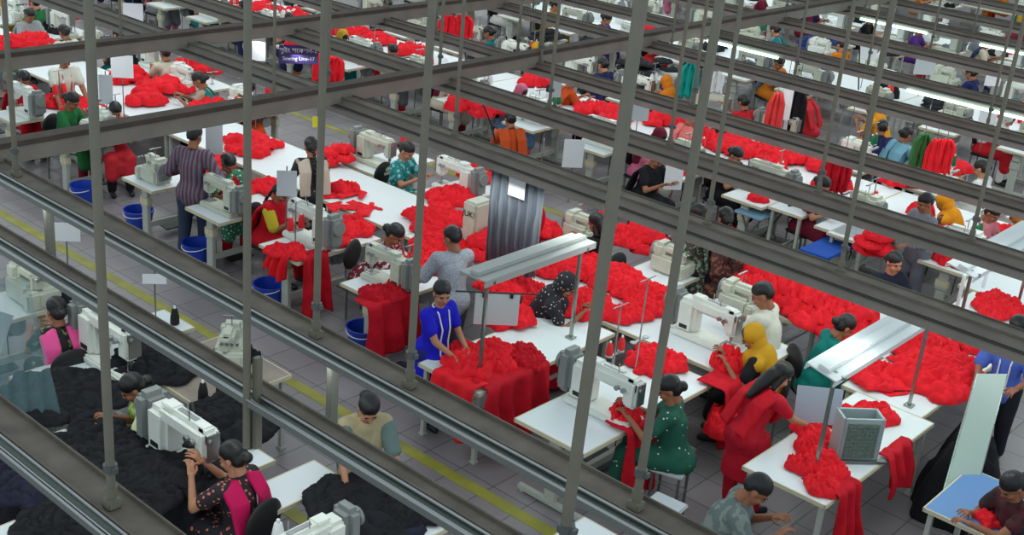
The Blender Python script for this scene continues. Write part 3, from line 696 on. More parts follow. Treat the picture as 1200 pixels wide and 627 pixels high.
# near table with the large white machine
table('sewing_table', 'large sewing table at the front with a big white machine', 8.2, 5.47, 1.95, .76)
machine('large white sewing machine on the front table, operated by the woman in dark green', 7.9, 5.42, PI, sc=1.35)
stand('tall pale thread stand behind the large white machine', 8.45, 5.75, .75, .75, w=.22)
stand('second pale thread stand between the white machines', 8.75, 5.7, .75, .95, w=.24)
for a, b_, l in ((8.36, 5.75, 'red thread cone on the tall pale stand, left side'), (8.54, 5.75, 'red thread cone on the tall pale stand, right side')): cone(l, a, b_, .75+.75*.35+.01, conered)
grnd = printed('dark_green_sequins', (14, 84, 66), (220, 225, 190), 'spots', 16, .13)
o = by_head('seated woman in a dark green spangled dress seen from behind', 784, 456, 22, 'seat_green', grnd, grnd, None, lean=10, hp=20, hy=15, hands=[(-.16, .38, .86), (.05, .42, .88)], sleeve=.55, hair='bun')
stool('white low bench seat of the woman in the dark green dress', o.location.x, o.location.y-.02, .3)
stool('white topped steel footstool below the woman in dark green', 7.5, 4.45, .1)
drape('red garment hanging from the large white machine down to the floor', 7.95, 5.08, PI, .42, .2, .7, redd, seed=21)
garment('red garment under the needle of the large white machine', 7.92, 5.2, .76, red, .4, zs=1.6, i=3)
# centre benches
for i, (y0, y1) in enumerate([(4.95, 7.2), (7.2, 9.5), (9.5, 11.9), (11.9, 14.3), (14.3, 16.7), (16.7, 19.1), (19.1, 21.5)]):
    table('long_work_bench', 'white bench down the middle of the first red line, %s from the front' % ['first', 'second', 'third', 'fourth', 'fifth', 'sixth', 'seventh'][i], 9.92, (y0+y1)/2, 1.06, y1-y0-.01, legs='sq', simple=True)
machine('white sewing machine with grey cover on the middle bench, worked by the woman in mustard', 9.85, 5.65, PI, sc=1.3)
# right column of the first line
for i, (y, k, rr_, who) in enumerate([(5.85, 1, PI, 'the man in the white shirt'), (6.95, 1, PI, 'the woman in green floral dress'), (8.2, 1, PI, 'the long haired worker in black'), (10.2, 0, 0, 'the woman in teal'), (11.6, 0, PI, 'a hidden worker behind the woman in teal')]):
    table('sewing_table', 'sewing table behind the middle bench, used by '+who, 11.1, y, 1.1, .64)
    machine('cream sewing machine used by '+who, [10.75, 11.05, 11.0, 10.95, 10.85][i], y, rr_, m=machc if k or i == 4 else machm, kind=k, sc=1.25 if not k else 1.05)
    stand('thread stand beside the machine of '+who, 11.3, y-.1, .75, .62)
    for s in (-1, 1): cone(('left' if s < 0 else 'right')+' red thread cone on the stand of '+who, 11.3+s*.065, y-.1, .75+.23, conered, s=1.2)
whs = cm('white_shirt', (206, 206, 192))
o = by_head('man in a white shirt sitting with his back turned beside the big red heap', 894, 346, 10, 'man_white', whs, cm('grey_trousers2', (80, 80, 86)), pose='seat', lean=12, hp=18, hy=15, fem=False, hair='short', s=1.1, hands=[(-.15, .4, .85), (.1, .42, .85)], sleeve=1.2)
seat_at(o, 'chair of the man in the white shirt', False)
must = cm('mustard_scarf', (196, 146, 36))
o = by_head('seated woman in a mustard headscarf and black dress', 882, 396, 25, 'seat_must', black, black, must, lean=16, hp=22, hands=[(-.16, .34, .86), (.02, .4, .9)], scarf='head')
seat_at(o, 'black chair of the woman in the mustard headscarf')
drape('red garment falling from the middle bench beside the woman in mustard', 9.3, 4.95, PI, .55, .25, .6, redd, seed=31, flare=1.2)
garment('red garment draped round the white machine beside the woman in mustard', 9.55, 5.2, .77, red, .5, zs=1.4, i=4)
garment('red garment in the lap of the woman in mustard', 9.05, 4.85, .4, red, .55, zs=1.8, i=5)
teal = cm('teal_cloth', (10, 112, 104))
o = by_head('woman in a teal tunic bending right over red shirts', 990, 383, -128, 'seat_teal', teal, teal, None, lean=24, hp=25, hands=[(-.1, .5, .84), (.14, .48, .84)], sleeve=.7)
seat_at(o, 'black chair of the woman in the teal tunic bending right')
tealp = printed('teal_print', (20, 118, 120), (120, 190, 190), 'floral', 18, .42)
o = by_head('seated woman in a turquoise printed tunic between two white machines', 477, 177, -170, 'seat_turq', tealp, teal, None, lean=14, hp=22, hands=HN, sk=skin2)
seat_at(o, 'chair of the woman in the turquoise printed tunic')
o = by_head('long haired worker in black seen from behind beside a cream machine', 699, 262, 0, 'seat_loose', black, black, None, lean=12, hp=15, hands=HN, hair='loose')
seat_at(o, 'chair of the long haired worker in black')
flo = printed('green_floral', (52, 64, 58), (120, 150, 120), 'floral', 24, .45, col3=(90, 40, 50))
by_head('woman in a green floral dress standing half hidden by the overhead track', 818, 252, 20, 'st_f', flo, black, flo, pose='stand', lean=6, hp=15, hands=[(-.2, .3, .9), (.2, .3, .9)], scarf='shoulder', hair='braid')
brn = printed('brown_floral', (70, 40, 40), (130, 80, 60), 'floral', 18, .45)
by_head('woman in brown and maroon clothes behind the green floral dress', 850, 256, -30, 'st_f', brn, black, brn, pose='stand', lean=6, hp=15, hands=[(-.2, .3, .9), (.2, .3, .9)], scarf='shoulder', hair='braid')
vest = printed('dark_vest_cream', (34, 30, 40), (150, 140, 120), 'floral', 8, .36)
by_head('woman with a long black braid and dark vest standing beside the white bench', 364, 172, -20, 'st_f', vest, black, mat('cream_scarf', (190, 176, 160), .8), pose='stand', lean=6, hp=15, hands=[(-.2, .3, .9), (.2, .3, .9)], scarf='shoulder', hair='braid', s=.95)
# garments on the middle benches
def rp(label, px, py, wpx, n, m, h=.12, z=.76, s=.5, flat=0, aisle=False):
    w = P(px, py, z); k = wpx/(F/(w-Vector((0, 0, CAMH))).length)/2
    pile(label, w.x, w.y, k, k*.8, h, n, m, z, s, flat)
    if aisle and w.x > 7.9 and (w.x-7.9) % 6 > 3.5: table('aisle_table', 'aisle table under the '+label, w.x, w.y, max(.5, k*2), max(.45, k*1.6), legs='sq', simple=True)
rp('crumpled red garment heaped behind the seated woman in the dotted headscarf', 720, 330, 60, 8, red, .12)
rp('crumpled red garment on the bench beyond the lamp trough', 600, 345, 70, 8, red, .15)
rp('crumpled red garment on the floor side of the bench behind the clipped sheet', 596, 372, 44, 5, red, .06)
rp('crumpled red garment in the long heap above the lamp trough', 660, 310, 90, 10, red, .12)
rp('crumpled red garment in the bright heap beside the grey curtain', 575, 300, 50, 7, red, .3)
rp('crumpled red garment in the bright heap right of the grey curtain', 620, 275, 50, 6, red, .2)
rp('crumpled red garment in the round heap behind the black haired worker', 745, 285, 55, 8, red, .25)
rp('crumpled red garment on the bench right of the wire stands', 760, 350, 70, 8, red, .12)
rp('crumpled red garment in front of the white machine with grey cover', 768, 425, 45, 5, red, .06)
rp('crumpled red garment on the bench behind the dotted headscarf chair', 690, 360, 50, 5, red, .08)
rp('red garment lying on the white bench top left of the second white machine', 738, 372, 28, 2, red, .02)
rp('crumpled red garment on the bench behind the man in the grey shirt', 515, 290, 60, 6, red, .12)
rp('crumpled red garment beside the turquoise woman', 515, 262, 70, 8, red, .15)
rp('crumpled red garment on the bench below the turquoise woman', 530, 235, 45, 5, red, .12)
rp('crumpled red garment at the right of the turquoise woman', 555, 208, 25, 3, red, .15)
rp('red garment on the white bench beside the braided woman', 400, 225, 40, 4, red, .06, flat=.5)
rp('long red garment stretched on the white bench', 415, 243, 40, 3, red, .02, flat=1)
rp('crumpled red garment behind the braided woman', 395, 190, 40, 5, red, .25)
rp('crumpled red garment on the bench near the yellow sleeved woman', 410, 268, 30, 3, red, .08)
rp('crumpled red garment behind the grey shirted man on the bench end', 500, 310, 40, 3, red, .06)
rp('red garment beside the woman in green print', 308, 222, 32, 3, red, .08)
rp('crumpled red garment in the heap above the woman in green print', 295, 172, 60, 8, red, .15)
rp('crumpled red garment beside the man in plaid', 250, 195, 40, 5, red, .12)
rp('bright red garment in the big heap beside the man in the white shirt', 930, 345, 110, 22, red, .38, s=.7)
rp('bright red garment at the back of the big heap', 880, 318, 60, 8, red, .2, s=.55)
rp('bright red garment on the right side of the big heap', 978, 378, 80, 14, red, .3, s=.65)
rp('red shirt spread on the table under the slanting lamp', 1098, 440, 80, 14, red, .08, flat=.6, s=.65)
rp('red shirt bunched on the table right of the teal woman', 1030, 442, 55, 8, red, .05, flat=.6, s=.55)
rp('red shirt heaped at the far end of the lamp table', 1085, 402, 70, 10, red, .12, flat=.3, s=.55)
rp('red garment at the right end below the overhead track', 1150, 400, 45, 5, red, .08, flat=.3, s=.5)
for i, y in enumerate([4.3, 5.5]):
    table('sewing_table', ['wide white table under the big red heap, nearer part', 'wide white table under the big red heap, farther part'][i], 11.75, y+.1, 1.5, 1.1, legs='sq')
# red woman's table
table('inspection_table', 'white table end in front of the standing woman in red', 9.1, 3.73, 2.0, .76, legs='sq')
table('inspection_table', 'white table covered with red shirts under the slanting lamp', 11.0, 3.87, 1.78, .8, legs='sq')
gantry('bright white slanting lamp on steel posts over the red shirts', 8.35, 10.35, 3.72, 1.69, wd=.27, tilt=.22)
redw = cm('crimson_tunic', (184, 24, 44))
o = by_head('standing woman in a crimson dress with long black hair reaching to the table', 915, 440, -118, 'st_red', redw, redw, redd, pose='stand', lean=26, hp=22, hy=-5, hair='loose', hands=[(-.12, .5, .82), (.1, .52, .84)], scarf='shoulder', sk=skin2, s=.97)
w = P(1003, 540, .76)
t = thing('wire_crate', 'grey green crate with a woven side standing on the white table', 'crate', w, -.75)
g = G(); g.box((0, 0, .2), (.34, .02, .4)); g.box((0, .18, .2), (.34, .02, .4)); g.box((-.17, .09, .2), (.02, .2, .4)); g.box((.17, .09, .2), (.02, .2, .4)); g.box((0, .09, .01), (.34, .2, .02)); obj('box', g, mat('crate_grey', (150, 160, 164), .5), t)
g = G(); g.box((0, -.016, .2), (.27, .012, .32)); 
for i in range(9): g.box((-.12+.03*i, -.026, .2), (.006, .008, .32)); g.box((0, -.026, .06+.035*i), (.27, .008, .006))
obj('woven_panel', g, mat('woven_grey_green', (104, 122, 112), .7, var=.3, vs=40), t)
g = G(); g.box((0, -.02, .01), (.5, .05, .02)); obj('stand_rail', g, wirem, t)
w = P(955, 495, .8); g = G(); g.box((0, 0, .17), (.4, .012, .32), rot=(-.3, 0, 0)); tag(obj('grey_card_sheet', g, mat('blue_grey_card', (150, 156, 172), .6), None, w, -.9), 'grey card propped behind the woven crate', 'card')
garment('red garment pulled across the white table by the woman in crimson', 8.55, 3.62, .76, red, .55, i=1)
garment('red garment on the white table behind the woven crate', 9.0, 3.95, .76, red, .5, i=6)
garment('red shirt lying right of the woven crate', 9.75, 3.75, .76, red, .55, i=2)
garment('red shirt folded behind the woven crate on the white table', 9.45, 3.98, .76, red, .5, i=3)
for i, (x, y) in enumerate([(8.75, 3.85), (8.45, 3.75), (8.3, 3.5)]): garment('part of the long red cloth pulled to the table edge, %s' % ['beside the crate', 'by the crimson woman', 'at the corner'][i], x, y, .76, red, .42, i=i)
drape('long red garment hanging off the white table to the floor in the foreground', 8.42, 3.36, PI, .34, .3, .85, redd, seed=41, flare=1.5)
drape('red cloth hanging under the white table beside the black bundle', 9.35, 3.37, PI, .45, .05, .38, redd, seed=43)
# lower right
mound('large black cloth bundle on the floor beside the white table', 10.0, 3.0, black, .85, .85, .75, 0)
mound('second black cloth bundle behind the large one', 10.5, 3.1, black, .9, .7, .7, 1)
w1 = P(1118, 603, .55); w2 = P(1163, 438, 1.3); d = (w2-w1)
t = thing('leaning_panel', 'pale green translucent lamp panel leaning at the lower right', 'panel', w1); 
g = G(); side = d.cross(Vector((.64, -.77, 0)).cross(Vector((0, 0, 1)))).normalized(); sx = Vector((.77, -.64, 0)); a = sx*.14
nrm = d.normalized().cross(sx).normalized()*.015
vs = [g.bm.verts.new(q) for q in (-a, a, d+a, d-a, -a+nrm, a+nrm, d+a+nrm, d-a+nrm)]
for f in ((0, 1, 2, 3), (7, 6, 5, 4), (0, 4, 5, 1), (1, 5, 6, 2), (2, 6, 7, 3), (3, 7, 4, 0)): g.bm.faces.new([vs[i] for i in f])
obj('panel', g.mesh('panel', False), mat('pale_green_panel', (160, 178, 168), .4), t)
g = G(); g.tube([-a+nrm, d-a+nrm], .014); g.tube([a+nrm, d+a+nrm], .014); obj('rim', g, galv, t)
t = table('blue_table', 'pale blue table in the lower right corner', 9.15, 2.3, .9, 1.0, legs='sq'); set_top(t, mat('blue_top', (84, 132, 186), .45))
drd = printed('dark_red_print', (70, 14, 24), (30, 14, 18), 'floral', 14, .45)
o = by_head('person with black hair in dark red reaching left at the lower right corner', 1186, 570, 60, 'seat_reach', drd, black, None, lean=14, hp=28, hands=[(-.05, .5, .86), (.12, .4, .84)], sleeve=.5)
seat_at(o, 'chair of the person in dark red at the lower right corner')
garment('red garment on the pale blue table', 8.95, 2.35, .76, red, .4)
blus = cm('light_blue_shirt', (84, 110, 200))
by_head('person in a light blue shirt standing at the right edge', 1192, 385, 95, 'st_blue', blus, cm('dark_trousers', (36, 36, 44)), whitecl, pose='stand', lean=4, hp=10, fem=False, hair='short', hands=[(-.18, .3, .95), (.18, .3, .9)], scarf='tape', s=1.0, sleeve=.9)
grs = printed('grey_green_shirt', (96, 110, 108), (124, 134, 128), 'floral', 14, .48)
o = by_head('man in a grey green shirt bending forward at the bottom edge', 886, 574, -150, 'man_bend', grs, cm('grey_trousers3', (70, 70, 76)), None, pose='seat', lean=26, hp=25, fem=False, hair='short', hands=[(-.14, .42, .8), (.1, .45, .8)], s=1.05, sleeve=1.1)
seat_at(o, 'seat of the man in the grey green shirt', False)
garment('red garment in the hands of the man in grey green', 7.1, 2.9, .7, red, .35)
g = G(); w = P(650, 627, .75); table('front_table', 'white table end at the bottom edge beside the steel track', w.x, w.y-.35, .7, .7, legs='sq')
g = G(); g.M = Matrix.Rotation(-.2, 4, 'Y')
# behind the second track, right
by_head('person with black hair peeking out below the overhead track', 1048, 308, 150, 'seat_peek', navy, black, None, lean=8, hp=5, hands=HN, sk=skin2)
by_head('person in a grey striped shirt standing behind the peeking worker', 1084, 238, 60, 'man_stripe', printed('grey_stripes', (128, 128, 138), (104, 104, 116), 'stripes', 16, .4), cm('grey_trousers4', (110, 110, 120)), pose='stand', lean=4, hp=10, fem=False, hair='short', hands=[(-.18, .3, .95), (.18, .3, .9)], sleeve=1.8)
orng = cm('orange_scarf', (216, 142, 26))
for lab, px, py, rz, cl, sc_ in [('woman in an orange headscarf right of the man in grey stripes', 1106, 238, 0, brn, orng), ('woman in pale pink beside a cream machine at the right', 1163, 250, 170, cm('pink_tunic', (200, 120, 130)), None), ('woman in an orange scarf at the far right edge', 1192, 252, 20, redd, orng)]:
    o = by_head(lab, px, py, rz, 'seat_hijab' if sc_ else 'seat_plain', cl, black, sc_ if sc_ else None, **(dict(lean=24, hp=25, hands=HN, scarf='head') if sc_ else dict(lean=15, hp=22, hands=HN)))
gantry('white lamp trough with curved white tube frame behind the second track', 11.6, 13.6, 3.95, 1.65, mm=lampw, wd=.3, tilt=.2)
t = thing('curved_tube_frame', 'curved white tube frame beside the lamp trough at the right', 'frame', (11.9, 4.0, .75))
g = G(); g.tube([(0, 0, 0), (0, 0, .75), (.05, .02, .82), (.3, .05, .85), (.95, .1, .85), (1.02, .12, .8), (1.03, .12, .3)], .02); obj('tube', g, paper, t)
table('sewing_table', 'white table at the right edge beyond the second track', 14.2, 4.2, 1.3, .8, legs='sq')
table('sewing_table', 'white table below the curved tube frame', 12.7, 4.0, 1.6, .8, legs='sq')
rp('red garment on the table below the curved tube frame', 1110, 290, 50, 6, redd, .25)
rp('red garment beside the white table at the right edge', 1170, 362, 50, 5, red, .08)
rp('red garment hanging left of the peeking worker', 1024, 298, 26, 4, red, .35)
# hanging curtain and cabinet in the middle
t = thing('hanging_curtain', 'dark grey cloth panels hanging from the overhead track with a white paper', 'curtain', (9.1, 7.62, 2.2))
cur = printed('grey_streaks', (84, 88, 100), (132, 140, 148), 'stripes', 2.5, .4)
g = G(); n = 40
pts = [(math.sin(i*.9)*.03, (i/n-.5)*.7) for i in range(n+1)]
A = [g.bm.verts.new((p[0], p[1], 0)) for p in pts]; B_ = [g.bm.verts.new((p[0]*1.5, p[1]*.92, -1.15)) for p in pts]
for i in range(n): g.bm.faces.new((A[i], A[i+1], B_[i+1], B_[i]))
o = obj('curtain_cloth', g, cur, t); md = o.modifiers.new('t', 'SOLIDIFY'); md.thickness = .01
g = G(); g.box((-.08, -.05, -.18), (.006, .22, .3)); obj('paper_sheet', g, paper, t)
w = P(557, 288, .75)
t = thing('control_cabinet', 'cream machine cabinet with dark lettering beside the hanging curtain', 'cabinet', w)
g = G(); g.box((0, 0, .28), (.3, .22, .56), .03); obj('housing', g, machc, t)
def to_mesh(o):
    dg = bpy.context.evaluated_depsgraph_get(); me = D.meshes.new_from_object(o.evaluated_get(dg)); n = o.name; m = o.data.materials[0]
    q = D.objects.new('x', me); COL.objects.link(q); q.parent = o.parent; q.location = o.location; q.rotation_euler = o.rotation_euler; D.objects.remove(o); q.name = n
    if not me.materials: me.materials.append(m)
    return q
def text(s, size, m, parent, loc, rot, name='lettering'):
    cu = D.curves.new(name, 'FONT'); cu.body = s; cu.size = size; cu.align_x = 'CENTER'; cu.align_y = 'CENTER'; cu.extrude = .001
    o = D.objects.new(name, cu); COL.objects.link(o); cu.materials.append(m); o.parent = parent; o.location = loc; o.rotation_euler = rot; return to_mesh(o)
text('JUKI', .1, dark, t, (-.155, 0, .42), (PI/2, 0, -PI/2))
g = G(); g.cyl((.1, -.2, 0), (.1, -.2, 1.1), .015, n=8); g.cyl((.1, -.2, 1.0), (.1, .1, 1.1), .01, n=8); obj('cable_pole', g, dark, t)
# grey kite sheet, yellow card, hanging papers
def sheet(label, px, py, z, wd, h, rz, m, pole=True, name='paper_sheet'):
    w = P(px, py, z); t = thing(name, label, 'sign', w, rz)
    g = G(); g.box((0, 0, 0), (wd, .006, h), .0); obj('card', g, m, t)
    g = G(); g.cyl((0, .01, .755-z if z > 1 else -z), (0, .01, h/2+.05), .007, n=8); obj('pole', g, wirem, t)
    return t
F0 = -.7
for a in [('pale grey sheet in front of the woman with yellow sleeves', 336, 215, 1.35, .22, .3, papg), ('white placard on a thin pole above the yellow aisle line, left', 77, 272, 1.15, .28, .2, paper), ('small white placard on a thin pole above the aisle, by the black cones', 181, 327, 1.15, .22, .1, paper),
          ('white sheet hanging at the upper left above the red garments', 143, 78, 1.5, .3, .32, paper), ('pale sheet on the pole left of the woman with dark hair', 124, 105, 1.4, .18, .4, papg), ('grey sheet above the woman in green print', 251, 163, 1.4, .2, .38, papg),
          ('white sheet hanging from the track behind the long brown pipes', 300, 57, 1.9, .26, .34, paper), ('white paper hanging on the grey table below the second cross beam', 672, 180, .75, .3, .42, paper), ('white sheet hanging beside the black haired worker', 790, 205, .95, .25, .42, paper),
          ('white sheet with a dark square on the track near the thick pipe', 749, 127, 1.5, .3, .36, papg), ('white sheet under the track above the red heaps', 652, 100, 1.5, .16, .36, papg), ('white leaflet hanging beyond the second beam', 738+8, 128-100, 1.5, .2, .3, paper),
          ('white sheet hanging in the upper right', 1018, 57, 1.5, .36, .42, paper), ('pale blue board in the upper right', 1085, 73, 1.4, .4, .46, papg), ('white pennant sheet in the upper right', 1165, 88, 1.4, .3, .4, paper), ('white paper at the top left near the pipe', 156, 16, 1.5, .32, .34, paper),
          ('white paper card in the far right gap', 1159, 132, 1.4, .3, .36, paper), ('white hanging strip beside the dark garments', 922, 122, 1.4, .16, .5, paper)]:
    sheet(a[0], a[1], a[2], a[3], a[4], a[5], F0, a[6])
w = P(372, 143, 1.6); t = thing('yellow_card', 'small yellow card hanging above the braided woman', 'card', w, F0); g = G(); g.box((0, 0, 0), (.12, .006, .14)); obj('card', g, yellow, t)
g = G(); g.cyl((0, 0, .07), (0, 0, .65), .004, n=6); obj('string', g, wirem, t)
# purple sign
w = P(350, 64, 2.0); t = thing('hanging_sign', 'purple sign with white lettering hanging above the aisle', 'sign', w, -.62)
g = G(); g.box((0, 0, 0), (.52, .02, .25), .004); obj('board', g, purple, t)
text('সুইং সেকশন-১', .085, paper, t, (0, -.012, .055), (PI/2, 0, 0)); text('Sewing Line-17', .07, paper, t, (0, -.012, -.055), (PI/2, 0, 0))
for s in (-1, 1): g = G(); g.cyl((s*.22, 0, .12), (s*.22, 0, .35), .005, n=6); obj('hanger_wire', g, wirem, t)
# cables
def cable(label, pts, r=.012, m=dark):
    cu = D.curves.new('cable', 'CURVE'); cu.dimensions = '3D'; sp = cu.splines.new('NURBS'); sp.points.add(len(pts)-1); sp.use_endpoint_u = True; sp.order_u = 4
    for q, p in zip(sp.points, pts): q.co = (p[0], p[1], p[2], 1)
    cu.bevel_depth = r; cu.materials.append(m); o = D.objects.new('power_cable', cu); COL.objects.link(o); o = to_mesh(o); return tag(o, label, 'cable')
table('narrow_table', 'narrow table under the black cone beside the aisle', 5.9, 9.2, .5, .5, legs='sq')
cable('black cable looping down from the track above the second red line', [P(545, 62, 2.25), P(550, 95, 2.0), P(562, 115, 1.7), P(575, 140, 1.3), P(580, 165, .9)])
cable('black cable hanging from the second track by the thick pipe', [P(750, 228, 2.3), P(742, 232, 2.1), P(738, 248, 1.9), P(736, 262, 1.7)], .01)
cable('dark vertical cable in the far upper right', [P(1008, 35, 2.3), P(1007, 70, 1.9), P(1006, 105, 1.2)], .012)
# ---------------- near left: black garments
for i, (y, d) in enumerate([(10.4, .62), (8.75, .7), (7.0, .75), (5.4, .6), (12.0, .62), (13.5, .62), (15, .62)]):
    table('sewing_table', ['sewing table at the left beyond the pink dupatta', 'sewing table of the woman in the pink dupatta', 'sewing table under the near large white machine', 'table under the black heap by the beige scarf', 'sewing table at the left edge below the long track', 'sewing table hidden at the left edge', 'farthest sewing table at the left edge'][i], [4.95, 4.95, 4.72, 5.4, 5, 5, 5][i], y, [1.1, 1.1, 1.1, .85, 1.1, 1.1, 1.1][i], d)
wood = mat('pale_wood_top', (150, 136, 124), .6, var=.15)
t = table('wooden_side_table', 'beige wooden table top carrying two black cones', 5.78, 8.15, .95, 1.0, legs='sq'); set_top(t, wood)
for a, b_, l in ((238, 470, 'left black cone on the beige wooden table'), (259, 461, 'right black cone on the beige wooden table'), (205, 381, 'black cone beside the white placard at the aisle')):
    w = P(a, b_, .752); cone(l, w.x, w.y, .752, coneblk, s=1.3)
machine('white sewing machine beside the woman in the pink dupatta', 5.15, 8.75, PI, sc=1.45)
machine('large white sewing machine in front of the woman in magenta', 4.7, 7.0, PI, sc=1.4)
w = P(346, 668, .75); table('sewing_table', 'table end under the cream machine at the bottom edge', w.x-.05, w.y, 1.0, .75, legs='sq'); machine('cream sewing machine cut off by the bottom edge', w.x, w.y-.1, PI*.5, m=machm, sc=1.2)
w = P(80, 350, .75); machine('cream sewing machine at the left edge beyond the pink dupatta', 5.3, 10.4, PI, m=machc, kind=1, sc=1.2)
for a, b_, l in ((88, 352, 0), (275, 420, 1)):
    w = P(a, b_, .76); garment(['dark garment lying beyond the pink dupatta', 'black garment beside the round steel machine'][l], w.x, w.y, .76, black, .5, i=l)
w = P(272, 420, .75); machine('small machine with steel wheel by the near track', w.x, w.y, PI*.75, m=machc, kind=1, sc=1.0)
w = P(326, 618, .9); cone('white thread cone at the bottom edge', w.x, w.y, .753, conewht, s=1.4)
blkp = printed('black_gold_print', (22, 24, 24), (120, 122, 70), 'floral', 20, .40); pink = cm('pink_dupatta', (226, 84, 148))
o = by_head('seated woman in a pink dupatta over a black printed dress, seen from behind', 66, 364, -8, 'seat_pink', blkp, black, pink, lean=8, hp=12, hands=HN, scarf='shoulder', hair='bun')
seat_at(o, 'chair of the woman in the pink dupatta')
lime = printed('lime_print', (150, 178, 84), (214, 222, 170), 'floral', 10, .42, col3=(96, 140, 60))
o = by_head('seated woman in lime green print leaning left with a flower in her hair', 156, 455, 62, 'seat_lime', lime, black, None, lean=24, hp=22, hands=[(-.1, .48, .8), (.1, .42, .8)])
seat_at(o, 'chair of the woman in lime green print')
mag = cm('magenta_dupatta', (190, 22, 84)); blo = printed('black_orange_print', (30, 28, 34), (206, 110, 90), 'spots', 26, .28)
o = by_head('seated woman in a magenta dupatta and orange dotted dress, seen from behind', 272, 536, 12, 'seat_mag', blo, mag, mag, lean=8, hp=14, hy=12, hands=[(-.14, .34, .95), (.03, .38, .98)], scarf='shoulder', hair='bun', sk=skin2)
seat_at(o, 'chair of the woman in the magenta dupatta')
beige = cm('beige_scarf', (168, 156, 122))
SLV[0] = cm('grey_teal_tunic', (100, 120, 116))
by_head('woman in a beige scarf leaning over black cloth between the two steel tracks', 432, 479, 150, 'st_beige', beige, cm('grey_teal_tunic', (100, 120, 116)), beige, pose='stand', lean=22, hp=22, hair='bun', hands=[(-.22, .45, .8), (.2, .4, .78)], scarf='shoulder', sk=skin2, s=.98, slv=True)
for lab, px, py, wpx, n, h in [('black garment in the heap below the pink dupatta', 75, 470, 90, 9, .15), ('black garment in the big heap left of the large white machine', 165, 560, 110, 12, .2), ('black garment heaped between the white machine and the woman in magenta', 240, 560, 60, 5, .1), ('black garment in the heap in front of the beige scarf', 435, 600, 110, 10, .15),
                               ('black garment behind the lime green woman', 185, 430, 70, 5, .06), ('black garment right of the large white machine', 265, 495, 60, 5, .08), ('black garment on the table in the bottom left corner', 40, 560, 80, 7, .1), ('black garment under the near white machine', 110, 530, 80, 8, .1)]:
    rp(lab, px, py, wpx, max(4, int(n*.8)), black if n != 7 else navy, h*.45, s=.75)
mound('large black cloth mound on the floor left of the white machine', 4.05, 6.7, black, 1.0, 1.2, .78, 2)
mound('black cloth mound on the floor under the lime green woman', 3.95, 8.0, black, .9, 1.0, .7, 1)
drape('black cloth falling off the table at the lower left', 4.45, 6.65, PI, .7, .2, .65, black, seed=51)
drape('black cloth falling over the table edge beside the beige scarf', 5.1, 5.22, PI, .8, .2, .6, navy, seed=52)
table('side_table', 'white table behind the woman in magenta', 5.15, 6.25, .7, .36, legs='sq')
table('side_table', 'white table in the bottom left corner under the brown track', 3.6, 6.95, 1.0, .42, legs='sq')
rp('black garment on the white table in the bottom left corner', 70, 612, 60, 5, black, .08)
w = P(72, 495, .9); table('small_stand', 'narrow cream stand among the black garments', w.x, w.y, .18, .25, legs='sq')
# clear plastic sheet
pl = D.materials.new('clear_plastic'); pl.use_nodes = True; b = pl.node_tree.nodes['Principled BSDF']; b.inputs['Base Color'].default_value = lin((120, 158, 164))+(1,); b.inputs['Roughness'].default_value = .15; b.inputs['Alpha'].default_value = .45
t = thing('plastic_sheet', 'clear bluish plastic sheet hanging at the left edge', 'plastic sheet', P(-26, 325, 2.0))
bm = bmesh.new(); rows = []
for j in range(25):
    rows.append([bm.verts.new((i/20*.6*.77*(.62+.012*j), -i/20*.6*.64*(.62+.012*j)+.025*math.sin(i*1.3+j*.2), -j/24*1.35)) for i in range(-12, 21)])
for A, B_ in zip(rows[:-1], rows[1:]):
    for i in range(32): bm.faces.new((A[i], A[i+1], B_[i+1], B_[i]))
me = D.meshes.new('film'); bm.to_mesh(me); bm.free(); me.polygons.foreach_set('use_smooth', [True]*len(me.polygons)); o = obj('film', me, pl, t)
g = G(); g.box((-.02, .06, -.45), (.45, .006, .42), rot=(0, .35, -.7)); obj('white_sheet', g, paper, t)
# ---------------- far part of the hall, generated row by row
CL = [('maroon', (110, 24, 48)), ('teal', (20, 110, 112)), ('orange', (206, 120, 30)), ('green', (40, 110, 60)), ('navy', (34, 40, 84)), ('pink', (206, 110, 140)), ('cream', (200, 190, 170)), ('violet', (90, 50, 130)), ('red', (190, 30, 40)), ('sky blue', (110, 150, 190)), ('black', (24, 24, 28)), ('grey', (120, 124, 130)), ('mustard', (190, 150, 40)), ('white', (214, 214, 210))]
BK = [('seat_plain', dict(lean=15, hp=22, hands=HN), None), ('seat_hijab', dict(lean=24, hp=25, hands=HN, scarf='head'), 'headscarf'), ('seat_bun', dict(lean=16, hp=22, hands=HN, scarf='shoulder'), 'shoulder scarf'), ('seat_turq', dict(lean=14, hp=22, hands=HN), None)]
combo = [(a, b_, k) for a in CL for b_ in CL for k in range(4) if a != b_]; rnd.shuffle(combo)
ci = 0; taken = []
def colm(c): return mat(c[0].replace(' ', '_')+'_dress', c[1], .8, var=.15, vs=5, spec=.2)
def bgp(x, y, rz, place, c=None):
    global ci
    a, b_, k = combo[ci] if c is None else c; ci += c is None; key, kw, sf = BK[k]
    lab = 'worker in %s tunic, %s %s, %s' % (a[0], b_[0], sf or 'trousers', place)
    o = person(lab, x, y, rz, person_meshes(key, **kw), colm(a), colm(b_), colm(b_), rnd.choice([skin, skin2]), 1.0, 'workers in the far lines'); return o, '%s and %s' % (a[0], b_[0])
def col_zone(x, y):
    a, b_ = Q(x, y, .8)
    if b_ > 100+.02*a: return 'r'
    if a < 640 and b_ > 5: return 'r' if rnd.random() < .45 else ('k' if rnd.random() < .5 else 'w')
    return rnd.choice('kkwwgbr') if a > 400 else rnd.choice('rkw')
